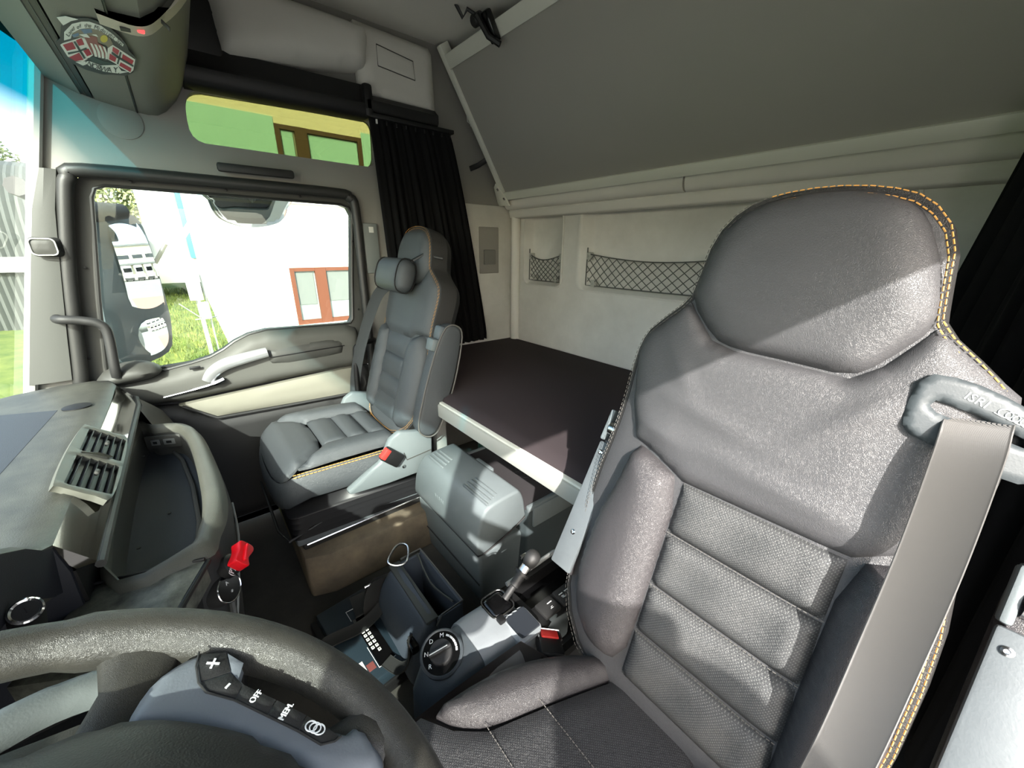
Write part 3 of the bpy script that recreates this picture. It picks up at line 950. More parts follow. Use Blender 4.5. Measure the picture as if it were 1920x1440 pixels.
def letters(s, path, size, h, nm):
    """lettering bent along a banner"""
    parts = []
    for i, ch in enumerate(s):
        if ch == ' ':
            continue
        t = (i + .5) / len(s) * (len(path) - 1)
        k = min(int(t), len(path) - 2)
        a, b = path[k], path[k + 1]
        cx, cy = a[0] + (b[0] - a[0]) * (t - k), a[1] + (b[1] - a[1]) * (t - k)
        an = math.atan2(b[1] - a[1], b[0] - a[0])
        v, f = text_vf(ch, size, Matrix.Identity(4), .0)
        parts.append(([art(cx + p.x * math.cos(an) + p.y * math.sin(an), cy + p.x * math.sin(an) - p.y * math.cos(an), h) for p in v], f))
    mk(nm, merge(*parts), SGREY, ST, smooth=False)
letters('Land of the Midnight Sun', [(290, 450), (380, 335), (510, 290), (640, 285), (800, 335), (940, 420), (1060, 500), (1150, 590)], 92, .0022, 'lettering')
letters('NORWAY', [(610, 880), (760, 950), (900, 985), (1100, 985)], 120, .0026, 'lettering')

# unseen roller sun blind, added to keep tinted sunlight off the passenger seat
RB = thing('added_sun_blind', 'dark roller blind added unseen over the driver half of the windscreen to block sun', 'blind', tuple(wind_pt(.3, 1.6)))
mk('cloth', merge(grid(lambda a, b: wind_pt(.03 + a * .52, 1.61 + b * .20) + Vector((0, -.025, 0)), 14, 3)), BLACK, RB, recalc=False)
mk('pull_bar', tube([wind_pt(.03 + a * .52, 1.612) + Vector((0, -.025, 0)) for a in np.linspace(0, 1, 15)], .006, 8), BLACK, RB)
# ---------------------------------------------------------------- dashboard
DB = thing('dashboard', 'worn grey dashboard with glossy trim strip running to the passenger door', 'dashboard', (1.35, .3, .6))
dprof = [(.252, .797), (.262, .806), (.30, .812), (.38, .812), (.48, .803), (.60, .785), (.60, .70), (.275, .705), (.262, .712)]
def dash_ring(x, s, dz=0):
    return [Vector((x, .60 + (y - .60) * s, z + dz)) for y, z in dprof]
mk('top_pad', loft([dash_ring(x, s, dz) for x, s, dz in ((.12, .6, .03), (.2, .85, .10), (.35, 1, .125), (.55, 1, .115), (.64, 1, .10), (.70, 1, .085), (.76, 1, .05), (.80, 1, .018), (.84, 1, .0), (.9, 1, 0), (1.2, 1, 0), (1.6, .995, 0), (1.78, .985, .002), (1.84, .95, .0), (1.885, .87, -.012), (1.91, .75, -.03), (1.925, .6, -.06))]), DASH, DB, ang=40)
mk('speaker_lid', xf(puff([(1.02, .372), (1.16, .37), (1.555, .352), (1.60, .47), (1.50, .53), (1.05, .53)], 'z', .004, .006, .006, .04), Matrix.Translation((0, 0, .8125))), DASHLID, DB, ang=30)
gm = lathe([(.030, 0), (.030, .003), (.024, .0045), (.0, .0045)], Matrix.Translation((1.555, .315, .8115)), 24)
mk('round_cap', gm, BLACK, DB, ang=30)
# glossy band along the front edge
sprof = [(.214, .742), (.224, .757), (.238, .777), (.252, .797), (.262, .785), (.24, .742)]
mk('trim_strip', loft([[Vector((x, y + dy, z + dz)) for y, z in sprof] for x, dy, dz in ((.838, 0, 0), (1.4, 0, 0), (1.70, .0, .0), (1.80, .012, .004), (1.85, .035, .0), (1.88, .07, -.015))]), mat('gloss_olive_strip', (52, 50, 40), .08, 0, 0, spec=.8, coat=.6), DB, ang=35)
mk('strip_lower_edge', tube([(.835, .212, .738), (1.4, .212, .738), (1.70, .212, .738), (1.80, .222, .740), (1.86, .25, .735), (1.90, .31, .715)], .0075, 8), DKGREY, DB)
# end panel between dash and door
mk('end_panel', loft([[Vector(p) for p in q] for q in (
    [(1.66, .205, .735), (1.72, .205, .735), (1.80, .215, .735), (1.90, .28, .735), (1.93, .36, .735)],
    [(1.64, .18, .66), (1.74, .175, .66), (1.84, .17, .665), (1.915, .20, .67), (1.93, .34, .68)],
    [(1.60, .16, .55), (1.76, .15, .55), (1.88, .14, .555), (1.925, .18, .56), (1.93, .34, .56)],
    [(1.56, .20, .30), (1.76, .20, .30), (1.88, .20, .30), (1.925, .22, .30), (1.93, .34, .30)],
    [(1.56, .36, .05), (1.76, .36, .05), (1.88, .36, .05), (1.925, .36, .05), (1.93, .40, .05)])], False, False, False), DKGREY, DB, ang=60)
mk('lower_carcass', box(.84, 1.64, .242, .59, .45, .738), BLACK, DB)
# left end of the centre section, facing the driver
mk('end_cheek', prism([(.245, .742), (.252, .795), (.30, .80), (.42, .80), (.42, .50), (.29, .50), (.25, .62)], 'x', .832, .846, .003), mat('navy_shade_plastic', (30, 33, 42), .6, 0, .3, 600), DB)
mk('lip_face', loft([[Vector((x, y, z + dz)) for y, z in ((.2515, .796), (.262, .711), (.268, .711), (.258, .796))] for x, dz in ((.2, .10), (.35, .125), (.55, .115), (.64, .10), (.70, .085), (.76, .05), (.80, .018), (.832, .0))]), MATS['navy_shade_plastic'] if 'navy_shade_plastic' in MATS else mat('navy_shade_plastic', (30, 33, 42), .6, 0, .3, 600), DB, ang=40)
mk('cluster_panel', loft([[Vector((x, y, z)) for y, z in ((.40, .83), (.43, .55), (.50, .55), (.50, .83))] for x in (.16, .828)]), BLACK, DB, ang=40)
mk('column_shroud_base', loft([[Vector((x, y, z)) for y, z in ((.60, .72), (.42, .70), (.40, .56), (.60, .45))] for x in (XL + .03, .825)]), BLACK, DB, ang=30)

# air vent unit
ev = Vector((0, .072, .066)).normalized()
MV = fr((1.172, .2445, .7925), (1, 0, 0), ev) @ Matrix.Diagonal((.69, .92, 1, 1))
V_ = thing('air_vent', 'grey framed double air vent on the dashboard trim strip', 'vent', (1.165, .243, .787))
VENTF = mat('vent_frame_grey', (92, 92, 84), .45, 0, .15, 500)
outer = sp2([(-.235, -.048), (.0, -.053), (.235, -.048), (.246, -.02), (.240, .036), (.225, .047), (.0, .052), (-.225, .047), (-.240, .036), (-.246, -.02)], 3)
hA = rr(-.216, -.018, -.047, .033, .007)
hB = rr(.020, .216, -.047, .033, .007)
mk('frame', puff(outer, MV @ Matrix.Translation((0, 0, .008)), .0025, .006, .012, .010, [hA, hB]), VENTF, V_, ang=40)
mk('duct', merge(xf(box(-.216, -.018, -.047, .033, -.004, -.0025), MV), xf(box(.020, .216, -.047, .033, -.004, -.0025), MV)), BLACK, V_)
slat0 = None
for x0, x1 in ((-.216, -.018), (.020, .216)):
    for i in range(5):
        y = -.036 + i * .0152
        mk('slat', xf(box(x0, x1, -.0011, .0011, -.0025, .0085, .0005), MV @ Matrix.Translation((0, y, 0)) @ Matrix.Rotation(.25, 4, 'X')), BLACK, V_)
    mk('tab', xf(box((x0 + x1) / 2 + .0, (x0 + x1) / 2 + .024, -.014, -.006, .004, .014, .003), MV), DKGREY, V_)
for k in range(3):
    mk('emblem_bar', tube([MV @ Vector(p) for p in smooth_path([(-.012 + k * .009, .03 - k * .012, .0135), (-.004 + k * .008, .006 - k * .004, .0145), (.001 + k * .007, -.018 - k * .004, .0135)], 5)], .0028, 6), CHROME, V_, label='chrome emblem bar')

# centre storage tray and console below it
TC = thing('storage_tray_console', 'open storage tray console bulging from the dashboard centre', 'console', (1.2, .15, .3))
rim = [(1.675, .235), (1.66, .19), (1.625, .125), (1.57, .085), (1.48, .062), (1.30, .044), (1.10, .032), (.98, .036), (.90, .055), (.838, .085), (.885, .235)]
def off(poly, d):
    out = []
    n = len(poly)
    for i in range(n):
        a, b, c = Vector(poly[i - 1]), Vector(poly[i]), Vector(poly[(i + 1) % n])
        t = (c - a).normalized()
        out.append((b.x + t.y * d, b.y - t.x * d))
    return out
inn = [(1.60, .222), (1.598, .185), (1.575, .135), (1.52, .115), (1.44, .102), (1.30, .092), (1.12, .085), (1.02, .086), (.94, .094), (.882, .118), (.908, .222)]
R3 = lambda p, z: [Vector((u, v, z)) for u, v in p]
rimS, innS = sp2(rim, 4), sp2(inn, 4)
def blend(a, b, k):
    return [(p[0] + (q[0] - p[0]) * k, p[1] + (q[1] - p[1]) * k) for p, q in zip(a, b)]
def tilt(r):
    """tray rim dips a little towards the driver end"""
    return [Vector((p.x, p.y, p.z + (p.x - 1.25) * -.02)) for p in r]
def shiftx(poly, dy, cx=0):
    return [(u, min(v + dy, .235) if v < .23 else v) for u, v in poly]
body = [R3(innS, .588), R3(innS, .592), R3(blend(innS, rimS, .06), .668), R3(blend(innS, rimS, .16), .684), R3(blend(innS, rimS, .4), .692), R3(blend(innS, rimS, .75), .686), R3(blend(innS, rimS, .97), .664), R3(blend(innS, rimS, 1.04), .63), R3(blend(innS, rimS, 1.02), .56)]
TRAYM = mat('tray_rim_plastic', (76, 76, 69), .5, 0, .5, 500, mott=.3, mscale=10)
mk('rim', loft(body[2:7], False, False), TRAYM, TC, ang=60)
mk('tray_wall', loft(body[0:3], False, False), DKGREY, TC, ang=60)
mk('tray_liner', prism(innS, 'z', .585, .590), mat('tray_liner', (50, 54, 60), .65, 0, .4, 700), TC, ang=30)
low = [(1.66, .235), (1.64, .17), (1.60, .12), (1.55, .09), (1.47, .07), (1.30, .05), (1.10, .04), (.98, .042), (.90, .055), (.84, .08), (.845, .235)]
low2 = [(1.60, .30), (1.58, .25), (1.55, .22), (1.50, .19), (1.43, .16), (1.28, .13), (1.10, .11), (.98, .11), (.90, .12), (.84, .14), (.845, .30)]
mk('front_face', loft([body[6], body[7], R3(sp2(low, 4), .54), R3(blend(sp2(low, 4), sp2(low2, 4), .3), .36), R3(blend(sp2(low, 4), sp2(low2, 4), .8), .16), R3(sp2(low2, 4), .02)], False, True), CHAR, TC, ang=60)
mk('tray_step', tube([(x, y, .598) for x, y in ((1.575, .15), (1.50, .13), (1.3, .108), (1.1, .10), (1.02, .105))], .006, 8), DKGREY, TC)
for p in ((1.20, .16, .5905), (1.02, .20, .63), (1.50, .213, .64)):
    mk('screw', lathe([(.004, 0), (.004, .002)], Matrix.Translation(p), 8), BLACK, TC)
UP = mk('socket_panel', xf(box(-.05, .05, -.022, .022, -.004, .006, .003), fr((1.585, .165, .642), (-.35, -.75, 0), (0, 0, 1))), DKGREY, TC)
for k, w in ((-.022, .012), (.016, .016)):
    mk('socket', xf(box(k - w, k + w, -.010, .010, .004, .0085, .002), fr((1.585, .165, .642), (-.35, -.75, 0), (0, 0, 1))), mat('socket_silver', (150, 152, 150), .35, .5), UP)
    mk('socket_hole', xf(box(k - w * .45, k + w * .45, -.004, .004, .008, .0092), fr((1.585, .165, .642), (-.35, -.75, 0), (0, 0, 1))), BLACK, UP)
mk('front_seam', tube(smooth_path([(1.10, .028, .62), (.98, .030, .60), (.90, .045, .56), (.86, .062, .50), (.85, .075, .44)], 4), .0025, 6), mat('seam_light', (130, 132, 128), .5), TC)

# worn flat lid left of the tray
LDP = thing('dash_side_lid', 'scuffed grey dash panel beside the tray above the steering wheel rim', 'panel', (.8, .18, .6))
lidp = [(.832, .086), (.884, .248), (.83, .268), (.72, .31), (.64, .17), (.728, .13)]
mk('panel', puff(lidp, lambda u, v, h: Vector((u, v, .668 + h)), .006, .014, .05, .02), DASH2, LDP, ang=40)
mk('panel_seam', tube([(.834, .085, .672), (.86, .17, .674), (.886, .247, .672)], .003, 6), BLACK, LDP)
mk('side_button', xf(box(-.02, .02, -.012, .012, 0, .018, .005), fr((.735, .135, .668), (-.88, .42, 0), (.42, .88, 0))), DKGREY, LDP)
mk('frame_edge', tube([(.832, .080, .666), (.728, .124, .666), (.64, .163, .666)], .005, 8), BLACK, LDP)

# climate control panel with its knob
CP = thing('climate_control', 'dark climate control panel with silver rimmed rotary knob', 'control', (.80, .06, .55))
mk('panel', loft([[Vector(p) for p in q] for q in ([(.868, .088, .645), (.74, .135, .645), (.62, .185, .64), (.62, .185, .42), (.87, .10, .42)], [(.872, .13, .645), (.74, .18, .645), (.62, .23, .64), (.62, .23, .42), (.87, .14, .42)])]), CHAR, CP, ang=30)
mk('frame', tube([(.880, .068, .63), (.876, .066, .585), (.84, .066, .54), (.80, .07, .48)], .006, 8), DKGREY, CP)
KA = Vector((-.40, -.86, .28)).normalized()
KM = fr((.855, .088, .572), Vector((.8, -.6, 0)), KA.cross(Vector((.8, -.6, 0))))
if (KM.to_3x3() @ Vector((0, 0, 1))).dot(KA) < 0:
    KM = fr((.855, .088, .572), Vector((.8, -.6, 0)), -KA.cross(Vector((.8, -.6, 0))))
mk('knob', lathe([(.034, -.02), (.033, .006), (.031, .03), (.0305, .033)], KM, 32), CHAR, CP, ang=30)
mk('knob_ring', lathe([(.0315, .014), (.0305, .032), (.0285, .0345), (.0265, .033)], KM, 32), CHROME, CP, ang=30, label='silver knob ring')
mk('knob_face', lathe([(.0268, .0328), (.0268, .0336)], KM, 32), GLOSSBLACK, CP, ang=30)
mk('face_symbol', merge(text_vf('A', .011, KM @ Matrix.Translation((0, .012, .0338)), .0003), text_vf('*', .014, KM @ Matrix.Translation((.0, -.012, .0338)), .0003)), WHITEPRINT, CP, smooth=False)
CM = fr((.745, .062, .565), (-.7, -.2, -.4), (.4, -.5, .7))
mk('scale_mark', merge(*[xf(box(x - .006, x + .006, -.001, .001, .0, .001), CM @ Matrix.Translation((0, y, 0))) for x, y in ((0, 0), (.0, .006), (.012, .003))]), WHITEPRINT, CP)

PV = thing('parking_brake_valve', 'bright red parking brake knob on the console front', 'knob', (.84, .03, .6))
PM = fr((.852, .052, .622), Vector((.75, -.2, .2)), Vector((.1, .5, .85)))
PMn = PM.to_3x3() @ Vector((0, 0, 1))
if PMn.y > 0:
    PM = PM @ Matrix.Rotation(math.pi, 4, 'X')
REDP = mat('red_plastic', (222, 18, 32), .35)
mk('collar', lathe([(.024, -.01), (.022, .006), (.014, .012)], PM, 20), BLACK, PV, ang=30)
mk('legend', text_vf('(P)', .016, PM @ Matrix.Translation((-.024, .004, .0115)), .0003), WHITEPRINT, PV, smooth=False)
mk('knob', prism(sp2([(-.018, -.014), (.0, -.011), (.02, -.02), (.031, -.017), (.034, .0), (.031, .016), (.012, .013), (-.014, .018), (-.018, .012)], 3), PM, .012, .034, .005), REDP, PV, ang=50, label='bright red knob')
mk('grip_ridge', xf(box(-.012, .028, -.003, .003, .030, .040, .003), PM), REDP, PV)

# ignition switch
IG = thing('ignition_switch', 'ignition switch with bright ring left of the dash panel', 'switch', (.77, .28, .74))
IM = fr((.775, .285, .742), (.8, -.6, .0), (.35, .55, .7))
if (IM.to_3x3() @ Vector((0, 0, 1))).z < 0:
    IM = IM @ Matrix.Rotation(math.pi, 4, 'X')
IA = Vector((-.62, -.28, .72)).normalized()
IM = IA.to_track_quat('Z', 'Y').to_matrix().to_4x4(); IM.translation = (.668, .2445, .810); IM = IM @ Matrix.Scale(.66, 4)
mk('barrel', lathe([(.026, -.13), (.025, -.01), (.024, .0)], IM, 24), BLACK, IG, ang=30)
mk('bezel_ring', lathe([(.0235, -.004), (.024, .004), (.021, .007), (.0175, .004), (.0175, .0)], IM, 28), CHROME, IG, ang=30, label='bright metal ring')
mk('key_face', lathe([(.0175, -.002), (.0175, .002)], IM, 24), CHAR, IG)
mk('key_slot', xf(box(-.001, .001, -.006, .006, .002, .0028), IM), BLACK, IG)

# ---------------------------------------------------------------- steering wheel
SWa = .45
SWc = Vector((.175, .14, .945))
SM = Matrix(((1, 0, 0, SWc.x), (0, math.cos(SWa), -math.sin(SWa), SWc.y), (0, math.sin(SWa), math.cos(SWa), SWc.z), (0, 0, 0, 1)))
SW = thing('steering_wheel', 'black four spoke steering wheel with grey button pads', 'steering wheel', tuple(SWc))
WLEA = mat('wheel_leather', (44, 43, 40), .40, 0, .3, 600, 'leather', mott=.5, mscale=12, rgb2=(58, 57, 52))
WGREY = mat('wheel_pad_grey', (112, 118, 124), .45, 0, .15, 500)
WCOVER = mat('wheel_airbag_cover', (36, 36, 35), .5, 0, .3, 700)
R = .2245
mk('rim', tube([SM @ Vector((R * math.cos(a), R * math.sin(a), 0)) for a in np.linspace(0, 2 * math.pi, 97)[:-1]], [.0180 + .0045 * max(0, math.cos((a - (-.40)) * 1) if abs(a - (2 * math.pi - .40)) < 1.2 else 0) ** 4 for a in np.linspace(0, 2 * math.pi, 97)[:-1]], 18, True), WLEA, SW, ang=180)
def spoke(mx):
    s = -1 if mx else 1
    def pt(u, v, h):
        return SM @ Vector((u * s, v, h))
    # upper spoke root under the rim
    ring = lambda c, t, w, h: [pt(c[0] + t[0] * w * math.cos(k) , c[1] + t[1] * w * math.cos(k), c[2] + h * math.sin(k)) for k in np.linspace(0, 2 * math.pi, 13)[:-1]]
    mk('spoke', loft([ring((.228, -.052, -.002), (.2, 1.0), .036, .008), ring((.212, -.052, -.004), (.2, 1.0), .034, .0135), ring((.196, -.051, -.007), (.2, 1), .026, .012), ring((.172, -.049, -.011), (.3, 1), .020, .010), ring((.13, -.038, -.016), (.3, 1), .022, .012), ring((.08, -.025, -.022), (.3, 1), .03, .012)]), WLEA, SW, ang=180)
    mk('spoke', loft([ring((.060, -.214, .0), (1, .25), .040, .016), ring((.060, -.196, -.003), (1, .2), .024, .014), ring((.058, -.17, -.008), (1, .2), .024, .012), ring((.05, -.12, -.014), (1, .2), .03, .012)]), WLEA, SW, ang=180)
    pad = [(.1757, -.0752), (.1792, -.0861), (.1737, -.107), (.1549, -.1192), (.1380, -.1135), (.1055, -.1421), (.0641, -.1758), (.0709, -.1885), (.0574, -.1948), (.0382, -.2011), (.0228, -.1968), (.03, -.165), (.0453, -.1443), (.0747, -.1181), (.1008, -.0894), (.120, -.0571), (.121, -.0426), (.1429, -.0483), (.1633, -.0591)]
    mk('spoke_trim', puff(chaikin(pad, 1), lambda u, v, h: pt(u, v, h + .004), .008, .010, .02, .007), WGREY, SW, ang=60, label='grey spoke trim')
    keys = [[(.1717, -.0852), (.1674, -.1038), (.1465, -.1052), (.1441, -.0853), (.16, -.0838)],
            [(.1424, -.0856), (.1449, -.1051), (.131, -.112), (.1198, -.1065), (.1338, -.0896)],
            [(.1186, -.1071), (.1302, -.1127), (.1079, -.133), (.0976, -.1256)],
            [(.0969, -.1263), (.1072, -.1337), (.0861, -.1515), (.0769, -.1443)],
            [(.0762, -.1449), (.0854, -.1521), (.0604, -.17), (.0585, -.166), (.0601, -.1564)]]
    for k in keys:
        mk('button', puff(k, lambda u, v, h: pt(u, v, h + .0132), .0013, .002, .008, .005), CHAR, SW, ang=40, label='black thumb button')
    mk('button', puff([(.1664, -.1049), (.1522, -.1154), (.1366, -.1099), (.1451, -.1062)], lambda u, v, h: pt(u, v, h + .0128), .0012, .002, .008, .005), WGREY, SW, ang=40, label='small grey button')
    mk('button_gap', tube([pt(u, v, .0134) for u, v in [(.174, -.085), (.160, -.0825), (.143, -.0835), (.132, -.088), (.118, -.1055), (.096, -.125), (.0755, -.143), (.0585, -.156), (.0570, -.166), (.059, -.1715)]], .0008, 6), SEAL, SW)
    return pt
pt = spoke(False)
spoke(True)
def wtext(s, u, v, an, size, nm='lettering'):
    ex = Vector((math.cos(an), math.sin(an), 0))
    M = SM @ Matrix.Translation((u, v, .0152)) @ Matrix.Rotation(an, 4, 'Z')
    return text_vf(s, size, M, .0004)
# legends read along the pad, towards the hub
for ch, u, v, an, sz in (('+', .1565, -.0943, -.4, .020), ('-', .1321, -.1006, -.8, .018), ('OFF', .1142, -.1192, -.80, .0066), ('MEM.', .0931, -.1376, -.76, .0066)):
    mk('button_legend', wtext(ch, u, v, an, sz), WHITEPRINT, SW, smooth=False)
mk('stop_symbol', merge(*[tube([SM @ Vector((.0739 - k * .0024 + .0042 * math.cos(a), -.1518 - k * .0024 + .0042 * math.sin(a), .0155)) for a in np.linspace(0, 2 * math.pi, 17)[:-1]], .0006, 5, True) for k in range(3)]), WHITEPRINT, SW)
cov = [(.122, .05), (.135, -.02), (.130, -.062), (.113, -.092), (.086, -.122), (.054, -.150), (.03, -.160), (-.03, -.160), (-.054, -.150), (-.086, -.122), (-.113, -.092), (-.130, -.062), (-.135, -.02), (-.122, .05), (-.09, .085), (.09, .085)]
mk('airbag_cover', puff(chaikin(cov, 2), lambda u, v, h: SM @ Vector((u, v, h + .0)), .038, .10, .03, .012), WCOVER, SW, ang=60)
mk('emblem', lathe([(.018, .0), (.017, .002)], SM @ Matrix.Translation((0, -.03, .0385)), 24), CHROME, SW)
mk('lower_emblem_ring', lathe([(.022, 0), (.021, .003)], SM @ Matrix.Translation((.034, -.207, .012)), 24), GLOSSBLACK, SW) if False else None
# column and stalks
SC = thing('steering_column', 'dark steering column shroud with grey stalk under the wheel', 'column', (.175, .3, .7))
mk('shroud', loft([[SM @ Vector((x * w, y * w + oy, h)) for x, y in rr(-.11, .11, -.10, .10, .04)] for w, oy, h in ((.85, 0, -.05), (1.0, .02, -.06), (.95, .05, -.16), (.8, .08, -.26))]), CHAR, SC, ang=50)
stk_pts = [SM @ Vector(p) for p in smooth_path([(.08, .0, -.045), (.14, .005, -.05), (.19, -.01, -.052), (.225, -.02, -.05)], 5)]
mk('shroud_shelf', loft([[SM @ Vector(p) for p in q] for q in ([(.10, -.06, -.068), (.20, -.072, -.072), (.222, -.05, -.075), (.214, .03, -.085), (.17, .16, -.10), (.08, .10, -.06)], [(.10, -.05, -.12), (.19, -.062, -.13), (.21, -.04, -.13), (.20, .03, -.14), (.16, .15, -.15), (.08, .10, -.11)])]), DKGREY, SC, ang=30)
mk('retarder_stalk', puff(sp2([(.20, .05), (.235, .02), (.2551, -.0312), (.25, -.0576), (.2366, -.0665), (.2246, -.0655), (.2208, -.0567), (.2251, -.0375), (.2155, -.0024), (.18, .05)], 4), lambda u, v, h: SM @ Vector((u, v, -.058 + h)), .008, .015, .012, .008), mat('stalk_grey', (98, 104, 104), .5, 0, .2, 500), SC, ang=60, label='grey flat stalk')
mk('stalk', tube([SM @ Vector(p) for p in ((.10, -.02, -.03), (.130, -.036, -.014), (.150, -.044, -.012), (.156, -.046, -.013))], [.010, .012, .010, .004], 12, flat=(.6, (0, 0, 1))), mat('stalk_silver', (165, 168, 168), .35, .4), SC, label='silver tipped stalk')
mk('stalk_legend', text_vf('MODE', .008, SM @ Matrix.Translation((.138, -.039, -.0055)) @ Matrix.Rotation(-.3, 4, 'Z'), .0003), WHITEPRINT, SC, smooth=False)
# ---------------------------------------------------------------- seats
LEA = mat('leather_black', (74, 74, 76), .43, 0, .38, 430, 'leather', spec=.6)
LEA_SMALL = mat('leather_black_far', (72, 76, 79), .42, 0, .5, 340, 'leather', spec=.6)
LEA_BOL_SHADE = mat('leather_bolster_shaded', (48, 46, 47), .45, 0, .4, 420, 'leather')  # darker copy of the bolster leather, shade put into its colour
LEA_BOL = mat('leather_bolster', (66, 64, 66), .40, 0, .45, 420, 'leather', spec=.6)
PERF = dotted('leather_perforated', (68, 69, 70), (104, 106, 104), (0, 2), .0046)
PERF_C = dotted('leather_perforated_cushion', (40, 40, 42), (70, 72, 72), (0, 1), .0048)
SHELL = mat('seat_shell_black', (24, 24, 25), .6, 0, .3, 600)
GUSS = mat('leather_gusset', (50, 49, 48), .5, 0, .6, 420, 'leather')
SGRY = mat('seat_plastic_grey', (108, 116, 118), .5, 0, .2, 500)
SGRY2 = mat('seat_plate_grey', (90, 96, 99), .5, 0, .25, 300, mott=.12, mscale=30)
THREAD = mat('orange_thread', (214, 158, 84), .7)
THREAD2 = mat('grey_thread', (96, 94, 90), .7)
BELT = mat('belt_webbing', (72, 70, 66), .75, 0, .8, 700, 'weave', sheen=.3)
BELTD = mat('belt_webbing_far', (70, 74, 76), .75, 0, .5, 700, 'weave')
REDB = mat('buckle_red', (226, 58, 52), .4)
SV = Vector((0, -.32, 1)).normalized()
SN = Vector((0, 1, .32)).normalized()

def mirror_u(p):
    return [(-u, v) for u, v in reversed(p)]

def arm(parent, M, padm, s, tip_label):
    """folded-up armrest: local x = thickness (towards the aisle), y = along the arm from hinge to tip, z = width"""
    pr = sp2([(.0, .0), (.02, -.05), (.06, -.055), (.09, -.02), (.095, .10), (.088, .24), (.07, .32), (.03, .335), (.0, .30), (-.012, .15)], 4)
    a = mk('armrest', prism([(z, y) for z, y in pr], lambda u, v, h: M @ Vector((h, v, u)), -.026, .026, .014, 3), padm, parent, ang=60)
    ring = [M @ Vector((.0265, y, z)) for z, y in pr]
    mk('armrest_piping', tube(ring, .003, 6, True), THREAD2, a)
    return a

